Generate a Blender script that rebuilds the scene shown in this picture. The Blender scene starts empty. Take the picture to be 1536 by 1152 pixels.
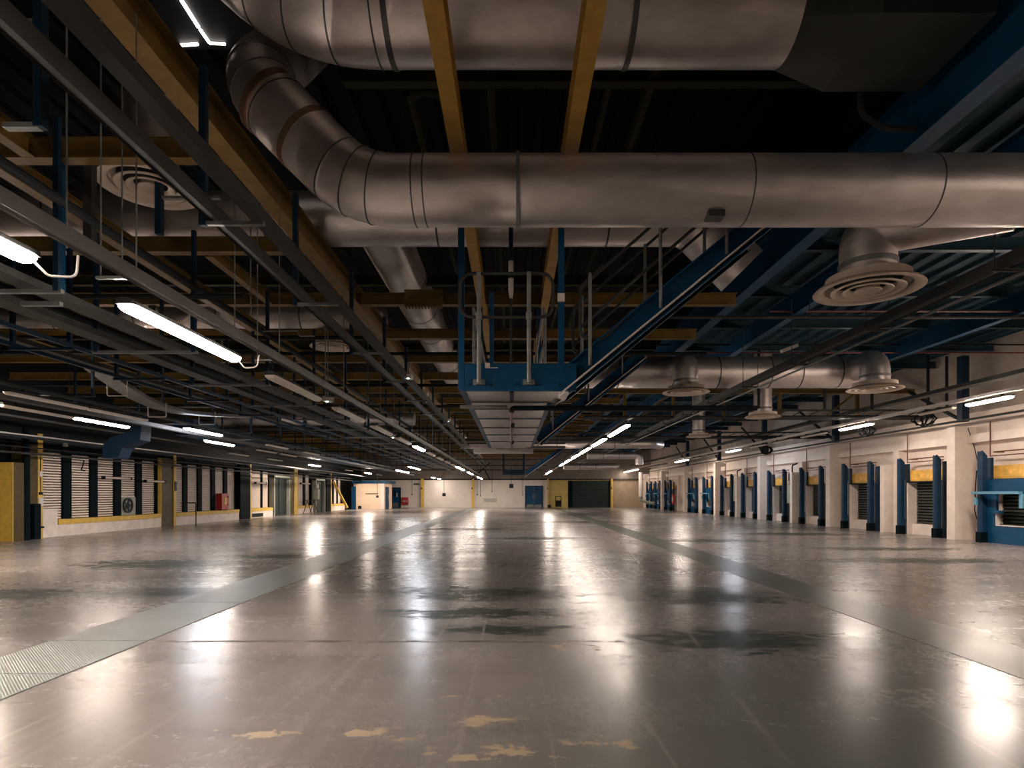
import bpy, math, random
from mathutils import Vector
random.seed(7)
S = bpy.context.scene
COL = S.collection
PI = math.pi
F, CX, CY, H = 900.0, 769.0, 741.0, 1.4          # focal length, vanishing point and eye height of the survey
def at(px, py, Y): return Vector(((px-CX)/F*Y, Y, H+(CY-py)/F*Y))
ORD = ['first','second','third','fourth','fifth','sixth','seventh','eighth','ninth','tenth','eleventh','twelfth','thirteenth',
       'fourteenth','fifteenth','sixteenth','seventeenth','eighteenth','nineteenth','twentieth','twenty-first','twenty-second',
       'twenty-third','twenty-fourth','twenty-fifth','twenty-sixth','twenty-seventh','twenty-eighth','twenty-ninth','thirtieth',
       'thirty-first','thirty-second','thirty-third','thirty-fourth']

# ---------------------------------------------------------------- materials
def mat(name, base, rough=.5, metal=0., var=.25, scale=3., bump=.0, bscale=40., spec=.5, emit=None, estr=0, rvar=0., stretch=(1,1,1)):
    m = bpy.data.materials.new(name); m.use_nodes = True
    nt = m.node_tree; N = nt.nodes; Lk = nt.links
    b = N['Principled BSDF']
    b.inputs['Roughness'].default_value = rough
    b.inputs['Metallic'].default_value = metal
    b.inputs['Specular IOR Level'].default_value = spec
    if emit:
        b.inputs['Base Color'].default_value = (*base, 1)
        b.inputs['Emission Color'].default_value = (*emit, 1); b.inputs['Emission Strength'].default_value = estr
        return m
    tc = N.new('ShaderNodeTexCoord'); mp = N.new('ShaderNodeMapping'); mp.inputs['Scale'].default_value = stretch
    Lk.new(tc.outputs['Object'], mp.inputs['Vector'])
    n = N.new('ShaderNodeTexNoise'); n.inputs['Scale'].default_value = scale; n.inputs['Detail'].default_value = 6; n.inputs['Roughness'].default_value = .62
    Lk.new(mp.outputs[0], n.inputs['Vector'])
    r = N.new('ShaderNodeValToRGB'); r.color_ramp.elements[0].position = .3; r.color_ramp.elements[1].position = .7
    r.color_ramp.elements[0].color = (*[c*(1-var) for c in base], 1); r.color_ramp.elements[1].color = (*[min(1, c*(1+var*.5)) for c in base], 1)
    Lk.new(n.outputs['Fac'], r.inputs['Fac']); Lk.new(r.outputs['Color'], b.inputs['Base Color'])
    if rvar:
        mr = N.new('ShaderNodeMapRange'); mr.inputs[1].default_value = .3; mr.inputs[2].default_value = .7
        mr.inputs[3].default_value = rough-rvar; mr.inputs[4].default_value = rough+rvar
        Lk.new(n.outputs['Fac'], mr.inputs[0]); Lk.new(mr.outputs[0], b.inputs['Roughness'])
    if bump:
        n2 = N.new('ShaderNodeTexNoise'); n2.inputs['Scale'].default_value = bscale; n2.inputs['Detail'].default_value = 3
        Lk.new(mp.outputs[0], n2.inputs['Vector'])
        bp = N.new('ShaderNodeBump'); bp.inputs['Strength'].default_value = bump; bp.inputs['Distance'].default_value = .02
        Lk.new(n2.outputs['Fac'], bp.inputs['Height']); Lk.new(bp.outputs[0], b.inputs['Normal'])
    return m

M = {}
M['galv'] = mat('galvanised duct', (.74,.67,.64), .40, .86, .22, 2.2, .10, 60, rvar=.07, stretch=(1,1,3))
M['galv2'] = mat('dull galvanised steel', (.22,.225,.22), .5, .6, .3, 5)
M['seam']   = mat('dark duct seam', (.10,.10,.10), .5, .6)
M['copper'] = mat('copper coloured tape', (.22,.13,.085), .4, .6)
M['yellow'] = mat('yellow steel paint', (.17,.10,.024), .5, 0, .3, 4, .05, spec=.25)
M['yellow2'] = mat('yellow kerb paint', (.70,.45,.075), .5, 0, .25, 6)
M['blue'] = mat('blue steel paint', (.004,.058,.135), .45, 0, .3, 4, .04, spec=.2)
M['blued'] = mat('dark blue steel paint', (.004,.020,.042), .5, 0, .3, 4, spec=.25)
M['bluel']  = mat('light blue paint', (.10,.27,.40), .45, 0, .15, 5)
M['trunk'] = mat('grey trunking', (.040,.041,.039), .55, .1, .3, 4, spec=.2)
M['trunkl'] = mat('pale trunking', (.15,.145,.14), .5, .1, .25, 4, spec=.3)
M['dark'] = mat('dark steel', (.012,.015,.017), .6, .1, .3, 5, spec=.15)
M['cream'] = mat('cream painted masonry', (.80,.67,.585), .6, 0, .12, 1.6, .2, 25)
M['cream2'] = mat('cream painted concrete', (.82,.71,.62), .55, 0, .12, 3, .12, 30)
M['kerb'] = mat('white painted kerb', (.78,.68,.61), .55, 0, .2, 3, .15, 20)
M['white'] = mat('white painted blockwork', (.72,.66,.60), .6, 0, .1, 1.5, .1, 20)
M['tan']    = mat('wall tone with yellow lamplight', (.58,.44,.13), .6, 0, .2, 2)  # yellow light falling on this wall is mixed into its colour
M['tan2']   = mat('brown wall panel', (.34,.25,.16), .6, 0, .2, 2)
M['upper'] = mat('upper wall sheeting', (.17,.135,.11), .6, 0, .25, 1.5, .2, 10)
M['shut'] = mat('cream shutter slat', (.82,.70,.60), .5, 0, .12, 3)
M['shutd'] = mat('dark green shutter slat', (.040,.045,.038), .5, .1, .25, 3)
M['orange'] = mat('orange header panel', (.85,.46,.09), .5, 0, .4, 5)
M['red']    = mat('red paint', (.42,.02,.025), .4, 0, .2, 6)
M['redpipe']= mat('red oxide pipe', (.16,.035,.03), .45, 0, .3, 8)
M['navy'] = mat('navy steel post', (.003,.008,.011), .65, 0, .3, 4, spec=.05)
M['green'] = mat('dark green door', (.014,.028,.024), .45, 0, .3, 3, spec=.25)
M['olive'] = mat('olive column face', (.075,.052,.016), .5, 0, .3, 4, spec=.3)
M['grey']   = mat('grey door paint', (.30,.29,.29), .5, 0, .15, 4)
M['cabgrey']= mat('grey green cabinet paint', (.30,.31,.26), .5, 0, .2, 5)
M['plate']  = mat('aluminium underside', (.60,.56,.54), .38, .75, .2, 3, .06, 30)
M['pale']   = mat('pale plastic', (.62,.56,.52), .4, 0, .1, 5)
M['cable']  = mat('pale cable', (.45,.42,.40), .5, 0, .1, 5)
M['ringtan']= mat('cream diffuser paint', (.58,.47,.37), .45, 0, .2, 5)
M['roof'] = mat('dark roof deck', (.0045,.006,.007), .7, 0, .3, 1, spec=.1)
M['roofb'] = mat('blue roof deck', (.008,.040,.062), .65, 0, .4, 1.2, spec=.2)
M['purlinb'] = mat('blue purlin paint', (.014,.045,.066), .5, 0, .3, 3, spec=.3)
M['purlin'] = mat('green brown purlin paint', (.022,.022,.008), .6, 0, .3, 3, spec=.2)
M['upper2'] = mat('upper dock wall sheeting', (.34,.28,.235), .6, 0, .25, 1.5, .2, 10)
M['cabin'] = mat('cream cabin wall', (.82,.62,.46), .6, 0, .1, 3)
M['lens'] = mat('unlit clear lens', (.60,.52,.45), .3, 0, .15, 12)
M['warm'] = mat('lit warm tube', (.9,.8,.7), .4, emit=(1,.85,.73), estr=22)
M['hoist'] = mat('yellow beam paint lightened as lit', (.46,.27,.055), .5, 0, .25, 4, .05, spec=.3)  # the other beams' yellow, lightened because strong light falls here
M['bright'] = mat('brightly lit warm tube', (.9,.8,.7), .4, emit=(1,.84,.71), estr=58)
M['soft'] = mat('softly lit warm tube', (.9,.8,.7), .4, emit=(1,.85,.73), estr=11)
M['dockblue'] = mat('dock guide blue paint', (.004,.032,.075), .45, 0, .3, 4, .04, spec=.25)
M['boxshade'] = mat('duct box metal darkened as shaded', (.060,.066,.060), .5, .4, .3, 2)  # darkened metal; the shade at this end of the duct is in the colour
M['cool'] = mat('lit cool tube', (.8,.85,.9), .4, emit=(.84,.90,1.0), estr=17)
M['dim'] = mat('dimly lit tube', (.9,.8,.7), .4, emit=(1,.83,.69), estr=2)
M['led']    = mat('small green led', (.3,.9,.6), .4, emit=(.45,1,.75), estr=6)
M['slot']   = mat('daylight in roof slit', (.9,.85,.8), .4, emit=(1,.88,.80), estr=1.6)

# ---------------------------------------------------------------- mesh builder
class MB:
    def __init__(s): s.v = []; s.f = []
    def add(s, vs, fs):
        o = len(s.v); s.v += [Vector(v) for v in vs]; s.f += [tuple(i+o for i in f) for f in fs]; return s
    def box(s, a, b):
        x0,y0,z0 = a; x1,y1,z1 = b
        return s.add([(x0,y0,z0),(x1,y0,z0),(x1,y1,z0),(x0,y1,z0),(x0,y0,z1),(x1,y0,z1),(x1,y1,z1),(x0,y1,z1)],
                     [(3,2,1,0),(4,5,6,7),(0,1,5,4),(1,2,6,5),(2,3,7,6),(3,0,4,7)])
    def prof(s, p, q, pts, up=(0,0,1)):                   # extrude a closed outline (side, up) from p to q
        p = Vector(p); q = Vector(q); d = (q-p).normalized(); up = Vector(up)
        if abs(d.dot(up)) > .98: up = Vector((0,1,0)) if abs(d.y) < .9 else Vector((1,0,0))
        r = d.cross(up).normalized(); u = r.cross(d)
        n = len(pts)
        vs = [p+r*a+u*b for a,b in pts] + [q+r*a+u*b for a,b in pts]
        fs = [(i,(i+1)%n,(i+1)%n+n,i+n) for i in range(n)] + [tuple(range(n-1,-1,-1)), tuple(range(n,2*n))]
        return s.add(vs, fs)
    def bar(s, p, q, w, h, up=(0,0,1)):
        return s.prof(p, q, [(-w/2,-h/2),(w/2,-h/2),(w/2,h/2),(-w/2,h/2)], up)
    def ibeam(s, p, q, w, h, t=.016, up=(0,0,1)):         # p,q on the underside of the bottom flange
        a = w/2; k = t*.5
        return s.prof(p, q, [(-a,0),(a,0),(a,t),(k,t),(k,h-t),(a,h-t),(a,h),(-a,h),(-a,h-t),(-k,h-t),(-k,t),(-a,t)], up)
    def chan(s, p, q, w, h, t=.012, lip=.0, up=(0,0,1)):  # upright tray: open at the top, with lips
        a = w/2
        if lip: pts = [(-a,0),(a,0),(a,h),(a-lip,h),(a-lip,h-t),(a-t,h-t),(a-t,t),(-a+t,t),(-a+t,h-t),(-a+lip,h-t),(-a+lip,h),(-a,h)]
        else: pts = [(-a,0),(a,0),(a,h),(a-t,h),(a-t,t),(-a+t,t),(-a+t,h),(-a,h)]
        return s.prof(p, q, pts, up)
    def tube(s, pts, r, n=10, caps=True, radii=None):
        P = [Vector(p) for p in pts]; N = len(P); base = len(s.v)
        d0 = (P[1]-P[0]).normalized()
        u = Vector((0,0,1)) if abs(d0.z) < .9 else Vector((0,1,0))
        r0 = d0.cross(u).normalized()
        for i in range(N):
            if i == 0: d = P[1]-P[0]
            elif i == N-1: d = P[-1]-P[-2]
            else: d = (P[i+1]-P[i]).normalized()+(P[i]-P[i-1]).normalized()
            d.normalize()
            r0 = (r0-d*r0.dot(d)).normalized(); u0 = d.cross(r0)
            k = 1.
            if 0 < i < N-1:
                c = (P[i+1]-P[i]).normalized().dot((P[i]-P[i-1]).normalized()); k = 1/max(.5, math.sqrt((1+c)/2))
            rr = radii[i] if radii else r
            for j in range(n):
                a = 2*PI*j/n; s.v.append(P[i]+(r0*math.cos(a)+u0*math.sin(a))*rr)
        for i in range(N-1):
            for j in range(n):
                a = base+i*n+j; b = base+i*n+(j+1)%n; s.f.append((a,b,b+n,a+n))
        if caps:
            s.f.append(tuple(base+j for j in range(n-1,-1,-1))); s.f.append(tuple(base+(N-1)*n+j for j in range(n)))
        return s
    def lathe(s, c, prof, n=40, axis='z'):
        c = Vector(c); base = len(s.v)
        for r,h in prof:
            for j in range(n):
                a = 2*PI*j/n; x = r*math.cos(a); y = r*math.sin(a)
                s.v.append(c+(Vector((x,y,h)) if axis=='z' else Vector((h,x,y)) if axis=='x' else Vector((y,h,x))))
        for i in range(len(prof)-1):
            for j in range(n):
                a = base+i*n+j; b = base+i*n+(j+1)%n; s.f.append((a,b,b+n,a+n))
        return s
    def build(s, name, m, parent=None, origin=None, smooth=32):
        if origin is None:
            if parent is not None: origin = Vector(parent['_o']) if '_o' in parent else Vector()
            else:
                lo = [min(v[i] for v in s.v) for i in range(3)]; hi = [max(v[i] for v in s.v) for i in range(3)]
                origin = Vector(((lo[0]+hi[0])/2,(lo[1]+hi[1])/2,lo[2]))
        origin = Vector(origin)
        me = bpy.data.meshes.new(name)
        me.from_pydata([v-origin for v in s.v], [], s.f)
        me.materials.append(M[m] if isinstance(m, str) else m)
        import bmesh
        bm = bmesh.new(); bm.from_mesh(me); bmesh.ops.recalc_face_normals(bm, faces=bm.faces[:]); bm.to_mesh(me); bm.free()
        me.polygons.foreach_set('use_smooth', [True]*len(me.polygons)); me.set_sharp_from_angle(angle=math.radians(smooth))
        o = bpy.data.objects.new(name, me); COL.objects.link(o)
        if parent is not None:
            o.parent = parent
            po = Vector(ORI.get(parent.name, (0,0,0)))
            o.location = origin-po; ORI[o.name] = origin.copy()
        else:
            o.location = origin; ORI[o.name] = origin.copy()
        return o
ORI = {}
def P(mb, name, m, root, smooth=32):            # a part of root, sharing its origin
    return mb.build(name, m, root, origin=ORI[root.name], smooth=smooth)
def tag(o, label, cat, group=None, kind=None):
    o['label'] = label; o['category'] = cat
    if group: o['group'] = group
    if kind: o['kind'] = kind
    return o
def thing(name, label, cat, loc=(0,0,0), group=None):
    o = bpy.data.objects.new(name, None); o.empty_display_size = .2; COL.objects.link(o)
    o.location = loc; ORI[o.name] = Vector(loc); return tag(o, label, cat, group)
def one(mb, name, m, label, cat, group=None, smooth=32):
    return tag(mb.build(name, m, smooth=smooth), label, cat, group)
def struct(mb, name, m, label=None, cat=None, smooth=32):
    o = mb.build(name, m, smooth=smooth, origin=(0,0,0)); o['kind'] = 'structure'
    if label: o['label'] = label; o['category'] = cat
    return o
def dup(root, loc, label, group=None, rotz=None):
    def cp(o, par):
        c = o.copy(); COL.objects.link(c); c.parent = par
        for ch in list(o.children): cp(ch, c)
        return c
    r = cp(root, None); r.location = loc
    if rotz is not None: r.rotation_euler.z = rotz
    r['label'] = label
    if group: r['group'] = group
    return r
def bend(pts, rad, seg=6):                       # round the corners of a polyline
    P_ = [Vector(p) for p in pts]; out = [P_[0]]
    for i in range(1, len(P_)-1):
        a = (P_[i-1]-P_[i]).normalized(); b = (P_[i+1]-P_[i]).normalized()
        ang = a.angle(b); t = rad/math.tan(ang/2)
        t = min(t, (P_[i-1]-P_[i]).length*.49, (P_[i+1]-P_[i]).length*.49)
        p0 = P_[i]+a*t; p1 = P_[i]+b*t
        for k in range(seg+1):
            u = k/seg; out.append(p0*(1-u)**2+P_[i]*2*u*(1-u)+p1*u*u)
    out.append(P_[-1]); return out

# ---------------------------------------------------------------- floor material
def floor_mat():
    m = bpy.data.materials.new('worn painted concrete floor'); m.use_nodes = True
    nt = m.node_tree; N = nt.nodes; Lk = nt.links; b = N['Principled BSDF']
    tc = N.new('ShaderNodeTexCoord'); co = tc.outputs['Object']
    def val(x): return x
    def math_(op, a, c=None, clamp=False):
        n = N.new('ShaderNodeMath'); n.operation = op; n.use_clamp = clamp
        for i, x in enumerate((a, c)):
            if x is None: continue
            if isinstance(x, (int, float)): n.inputs[i].default_value = x
            else: Lk.new(x, n.inputs[i])
        return n.outputs[0]
    def mapped(sc, off=(0,0,0)):
        mp = N.new('ShaderNodeMapping'); mp.inputs['Scale'].default_value = sc; mp.inputs['Location'].default_value = off
        Lk.new(co, mp.inputs['Vector']); return mp.outputs[0]
    def noise(sc, scale, det=6, rough=.6, off=(0,0,0)):
        n = N.new('ShaderNodeTexNoise'); n.inputs['Scale'].default_value = scale; n.inputs['Detail'].default_value = det; n.inputs['Roughness'].default_value = rough
        Lk.new(mapped(sc, off), n.inputs['Vector']); return n.outputs['Fac']
    def ramp(x, a, c):
        n = N.new('ShaderNodeMapRange'); n.interpolation_type = 'SMOOTHSTEP'; n.inputs[1].default_value = a; n.inputs[2].default_value = c
        Lk.new(x, n.inputs[0]); return n.outputs[0]
    def mix(fac, a, c):
        n = N.new('ShaderNodeMix'); n.data_type = 'RGBA'
        if isinstance(fac, (int, float)): n.inputs[0].default_value = fac
        else: Lk.new(fac, n.inputs[0])
        for i, x in ((6, a), (7, c)):
            if isinstance(x, tuple): n.inputs[i].default_value = (*x, 1)
            else: Lk.new(x, n.inputs[i])
        return n.outputs[2]
    sep = N.new('ShaderNodeSeparateXYZ'); Lk.new(co, sep.inputs[0]); X, Y = sep.outputs[0], sep.outputs[1]
    def blobs(lst):
        cur = None
        for cx, cy, rx, ry in lst:
            dx = math_('DIVIDE', math_('SUBTRACT', X, cx), rx); dy = math_('DIVIDE', math_('SUBTRACT', Y, cy), ry)
            d = math_('ADD', math_('MULTIPLY', dx, dx), math_('MULTIPLY', dy, dy))
            e = math_('SUBTRACT', 1.0, d, True)
            cur = e if cur is None else math_('MAXIMUM', cur, e)
        return cur
    big = noise((1,1,1), .35, 5)
    tracks = noise((2.6,.06,1), 2.2, 7, .7)
    cross = noise((.16,1.1,1), 1.2, 8, .65)
    fine = noise((1,1,1), 9, 8, .7)
    col = mix(ramp(big, .35, .65), (.185,.163,.153), (.250,.222,.210))
    col = mix(math_('MULTIPLY', ramp(tracks, .48, .68), .35), col, (.29,.262,.25))
    col = mix(math_('MULTIPLY', ramp(cross, .52, .66), .45), col, (.100,.090,.084))
    col = mix(math_('MULTIPLY', ramp(fine, .52, .72), .42), col, (.085,.078,.073))
    # remains of green floor paint
    gb = blobs([(-.5,8.5,1.9,.75),(-.45,7.05,1.4,.4),(-.1,6.2,1.0,.35),(2.05,5.75,1.2,.6),(2.7,8.2,1.5,.9),(-6.9,8.4,1.2,.6),(-5.0,8.5,1.4,.5),
                (-7,12,2.2,1.0),(-5.2,13.5,1.6,.6),(8.5,12.6,2.4,.7),(9.5,15.3,2.4,.6),(6,18,2,.8),(1,19,2.2,.8),(-2,24,2.0,1.0),(3,30,2.5,1.5),(10,21,2.5,1.0)])
    gn = math_('ADD', math_('MULTIPLY', noise((.8,2.0,1), 2.0, 12, .8), .5), math_('MULTIPLY', noise((1,1.5,1), 6.0, 8, .75, (2,7,0)), .5))
    gm = ramp(math_('ADD', math_('MULTIPLY', gb, .40), math_('MULTIPLY', math_('SUBTRACT', gn, .5), 4.0)), .20, .23)
    gm = math_('MULTIPLY', gm, ramp(gb, .0, .12))
    # broad greener paint film towards the near right of the hall
    gw = blobs([(2.2,3.0,2.6,2.6),(4.0,5.0,2.2,2.0)])
    col = mix(math_('MULTIPLY', gw, .85), col, (.098,.112,.098))
    col = mix(math_('MULTIPLY', gm, .93), col, (.018,.030,.023))
    # bare tan patches
    tb = blobs([(-1.5,3.5,.42,.13),(-.75,3.5,.65,.16),(-.1,3.25,.55,.22),(-.15,3.7,.4,.2),(.5,3.4,.3,.2),(-.15,4.15,.5,.05),(.6,5.45,.6,.3)])
    tn = noise((1,1.5,1), 4.2, 10, .72, (3,1,0))
    tm = math_('MULTIPLY', ramp(math_('ADD', math_('MULTIPLY', tb, .20), tn), .70, .725), ramp(tb, 0, .1))
    col = mix(math_('MULTIPLY', tm, .9), col, (.42,.32,.20))
    ch = ramp(noise((1,1,1), 13, 5, .6, (9,4,0)), .69, .72)
    col = mix(math_('MULTIPLY', ch, .7), col, (.40,.34,.28))
    # tyre and drag lines
    ln = None
    for a0, b0, w0 in ((-1.27,-.004,.045),(-2.25,.03,.03),(-.30,.0,.018),(.22,.0,.012),(.9,-.02,.02),(1.05,.12,.035),(-3.0,.02,.02),(-1.9,.10,.02),(2.4,.06,.02),(-.9,.03,.012),(3.2,-.05,.015),(-6.2,.08,.03),(7.0,.02,.03)):
        d = math_('ABSOLUTE', math_('SUBTRACT', X, math_('ADD', a0, math_('MULTIPLY', Y, b0)))); e = math_('SUBTRACT', 1.0, math_('DIVIDE', d, w0), True)
        ln = e if ln is None else math_('MAXIMUM', ln, e)
    lm = math_('MULTIPLY', ln, ramp(noise((3,.5,1), 2.2, 6, .7, (1,8,0)), .38, .60))
    col = mix(math_('MULTIPLY', lm, .38), col, (.40,.36,.34))
    # saw cut joints
    def joint(axis, c, w, lo, hi, oth):
        d = math_('ABSOLUTE', math_('SUBTRACT', axis, c)); a = math_('LESS_THAN', d, w)
        return math_('MULTIPLY', math_('MULTIPLY', a, math_('GREATER_THAN', oth, lo)), math_('LESS_THAN', oth, hi))
    j = None
    for k in (joint(Y,5.7,.035,-9,1.3,X), joint(Y,4.02,.012,-9,-3.2,X), joint(Y,12.4,.02,-3.5,3.8,X), joint(Y,9.4,.012,-3.5,3.8,X), joint(Y,16.6,.03,-2,0,X),
              joint(Y,19.5,.03,.2,3.6,X), joint(Y,23,.03,-3.5,3.8,X), joint(X,1.9,.01,5.9,7.2,Y), joint(X,3.35,.012,2,4.6,Y), joint(Y,30,.04,-3.5,3.8,X), joint(Y,40,.05,-3.5,3.8,X)):
        j = k if j is None else math_('MAXIMUM', j, k)
    jn = ramp(noise((1,4,1), 3, 5), .40, .52)
    col = mix(math_('MULTIPLY', math_('MULTIPLY', j, jn), .8), col, (.045,.042,.030))
    Lk.new(col, b.inputs['Base Color'])
    r = math_('ADD', .25, math_('MULTIPLY', ramp(fine, .3, .7), .05))
    r = math_('ADD', r, math_('MULTIPLY', ramp(noise((.22,.9,1), 1.3, 6, .6, (5,2,0)), .40, .62), -.045))
    r = math_('ADD', r, math_('MULTIPLY', tm, .25)); r = math_('ADD', r, math_('MULTIPLY', math_('MAXIMUM', gm, math_('MULTIPLY', j, jn)), .12))
    Lk.new(r, b.inputs['Roughness'])
    sp_l = math_('SUBTRACT', .5, math_('MULTIPLY', math_('MAXIMUM', gm, math_('MULTIPLY', j, jn)), .45)); Lk.new(sp_l, b.inputs['Specular IOR Level'])
    bp = N.new('ShaderNodeBump'); bp.inputs['Strength'].default_value = .012; bp.inputs['Distance'].default_value = .004
    Lk.new(math_('ADD', fine, math_('MULTIPLY', tracks, .5)), bp.inputs['Height']); Lk.new(bp.outputs[0], b.inputs['Normal'])
    return m
def checker_mat():
    m = mat('steel trench plate', (.20,.225,.215), .30, .2, .35, 1.5)
    nt = m.node_tree; N = nt.nodes; Lk = nt.links; b = N['Principled BSDF']
    tc = N.new('ShaderNodeTexCoord')
    hs = []
    for rot in (45, -45):
        mp = N.new('ShaderNodeMapping'); mp.inputs['Rotation'].default_value = (0,0,math.radians(rot)); mp.inputs['Scale'].default_value = (1,1,1)
        w = N.new('ShaderNodeTexWave'); w.inputs['Scale'].default_value = 17; Lk.new(tc.outputs['Object'], mp.inputs[0]); Lk.new(mp.outputs[0], w.inputs['Vector']); hs.append(w.outputs['Fac'])
    mx = N.new('ShaderNodeMath'); mx.operation = 'MULTIPLY'; Lk.new(hs[0], mx.inputs[0]); Lk.new(hs[1], mx.inputs[1])
    bp = N.new('ShaderNodeBump'); bp.inputs['Strength'].default_value = .35; bp.inputs['Distance'].default_value = .01
    Lk.new(mx.outputs[0], bp.inputs['Height']); Lk.new(bp.outputs[0], b.inputs['Normal'])
    return m
M['floor'] = floor_mat()
M['checker'] = checker_mat()
M['strip'] = mat('green painted infill strip', (.085,.098,.080), .33, 0, .45, 1.4, .15, 20, spec=.6, rvar=.06)

# ================================================================ SETTING
FARY, XL, XR, ZC = 62.0, -15.6, 14.15, 7.4
struct(MB().box((-19,-12,-.2),(17,FARY,0)), 'floor', 'floor')
struct(MB().box((-19,-12.2,0),(17,-12,ZC)), 'wall_front', 'upper')
struct(MB().box((XL-.3,-12,0),(XL,FARY,ZC)), 'wall_left', 'dark')
# roof deck: corrugated, dark over the middle and left, blue over the right aisle
def deck(x0, x1, z, y0=-12, y1=FARY, pitch=.42):
    mb = MB(); pts = []; x = x0
    while x < x1:
        pts += [(x,z),(x+pitch*.3,z),(x+pitch*.4,z+.07),(x+pitch*.9,z+.07)]; x += pitch
    pts.append((x1,z)); n = len(pts)
    vs = [(a,y0,b) for a,b in pts]+[(a,y1,b) for a,b in pts]+[(a,y0,z+.2) for a,b in pts]+[(a,y1,z+.2) for a,b in pts]
    fs = [(i,i+1,i+1+n,i+n) for i in range(n-1)]+[(2*n+i,3*n+i,3*n+i+1,2*n+i+1) for i in range(n-1)]
    return mb.add(vs, fs)
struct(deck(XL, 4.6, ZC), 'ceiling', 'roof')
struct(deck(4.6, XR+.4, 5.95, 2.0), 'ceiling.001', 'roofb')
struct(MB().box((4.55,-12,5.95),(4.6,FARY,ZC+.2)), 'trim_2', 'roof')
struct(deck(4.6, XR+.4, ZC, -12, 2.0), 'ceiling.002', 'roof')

# right wall with the dock openings
PIL = [11.1+7.22*k for k in range(0,8)]          # pillar stations
DOCK = []                                         # (y, kind, bay)
for b in range(0, 7):
    y0 = PIL[b]
    for off in (1.83, 5.40):
        kind = 'open'
        if b in (0,4,5,6): kind = 'plate'
        if b == 5 and off < 2: kind = 'door'
        DOCK.append((y0+off, kind, b, off))
DH0, DH1, DHW = .38, 1.84, .74
struct(MB().box((XR,-12,0),(XR+.55,FARY,3.9)), 'wall_right', 'cream')
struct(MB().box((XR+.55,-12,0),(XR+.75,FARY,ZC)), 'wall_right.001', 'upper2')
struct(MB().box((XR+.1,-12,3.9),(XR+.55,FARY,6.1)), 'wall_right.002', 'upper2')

# far wall: white part, yellow part with the green roller door, brown part
fw = MB()
x_w0, x_w1 = at(560,0,FARY).x, at(824,0,FARY).x
struct(MB().box((-19,FARY,0),(x_w1,FARY+.3,2.95)), 'wall_back', 'white')
xg0, xg1, x_y1 = at(852,0,FARY).x, at(915,0,FARY).x, at(919.5,0,FARY).x
zg = at(0,721,FARY).z
mb = MB().box((x_w1,FARY,0),(xg0,FARY+.3,2.95)).box((xg0,FARY,zg),(xg1,FARY+.3,2.95)).box((xg1,FARY,0),(x_y1,FARY+.3,2.95))
struct(mb, 'wall_back.001', 'tan')
struct(MB().box((x_y1,FARY,0),(17,FARY+.3,2.95)), 'wall_back.002', 'tan2')
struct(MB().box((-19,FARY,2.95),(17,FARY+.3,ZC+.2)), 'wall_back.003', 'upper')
struct(MB().box((-19,FARY-.14,2.83),(17,FARY,2.97)), 'trim_1', 'trunk')

# ================================================================ FLOOR STRIPS
ys = [1.65,3.65,4.65,5.7,7.7]+[7.7+2.2*k for k in range(1,24)]
for i,(a,c) in enumerate(zip(ys[:-1], ys[1:])):
    one(MB().box((-4.38,a+.006,0),(-3.47,min(c,61.4)-.006,.008)), 'trench_plate', 'checker',
        f'grey chequered steel plate in the floor channel, {ORD[i]} from the camera', 'floor plate', 'steel plates over the long floor channel')
o = struct(MB().box((3.86,-2,0),(4.62,61,.004)), 'trim_3', 'strip')

# ================================================================ ROOF STEEL
BZ = 4.92
CROSS = [6.35+2.43*k for k in range(0,22)]
for i, y in enumerate(CROSS):
    x1 = -2.93 if i < 2 else 4.25
    one(MB().ibeam((-15.5,y,BZ),(x1-.08,y,BZ),.15,.22), 'cross_beam', 'yellow', f'yellow steel beam crossing under the roof, {ORD[i]} from the camera', 'beam', 'yellow cross beams')
def longi(x, y0, y1, z, w, h, m, label, name='roof_beam', cat='beam'):
    return one(MB().ibeam((x,y0,z),(x,y1,z),w,h), name, m, label, cat)
longi(-2.93,-4,61,BZ-.03,.2,.34,'yellow','long wide yellow beam running the hall beside the bent silver duct')
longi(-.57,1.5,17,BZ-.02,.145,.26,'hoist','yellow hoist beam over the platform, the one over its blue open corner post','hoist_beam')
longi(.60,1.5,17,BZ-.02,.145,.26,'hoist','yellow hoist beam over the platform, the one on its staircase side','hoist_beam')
longi(-5.55,1.0,40,BZ-.04,.14,.24,'yellow','narrow yellow beam running lengthwise past the round ceiling diffuser')
longi(-5.05,1.0,6.25,BZ-.01,.13,.22,'yellow','short yellow beam ending at the first cross beam')
longi(-4.5,8.88,11.1,BZ-.01,.12,.2,'yellow','short yellow beam between second and third cross beams')
longi(-8.6,6.4,60,BZ-.04,.14,.24,'yellow','yellow lengthwise beam above the sagging cable tray')
longi(-11.6,6.4,60,BZ-.04,.14,.24,'yellow','yellow lengthwise beam above the lights by the shutters')
longi(4.35,1.5,61,5.12,.22,.62,'blue','deep blue beam running the hall behind the stairs')
longi(5.95,6.5,61,5.15,.18,.45,'blue','blue roof beam over the right aisle between stairs and round diffusers')
longi(10.6,6.5,61,5.15,.18,.45,'blue','blue roof beam over the right aisle nearest the loading docks')
for i, y in enumerate([8.0+2.43*k for k in range(0,21)]):
    one(MB().ibeam((4.7,y,5.62),(14.2,y,5.62),.12,.22), 'roof_purlin', 'purlinb', f'blue purlin under the blue roof deck, {ORD[i]} from the camera', 'purlin', 'blue purlins over the dock aisle')
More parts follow.
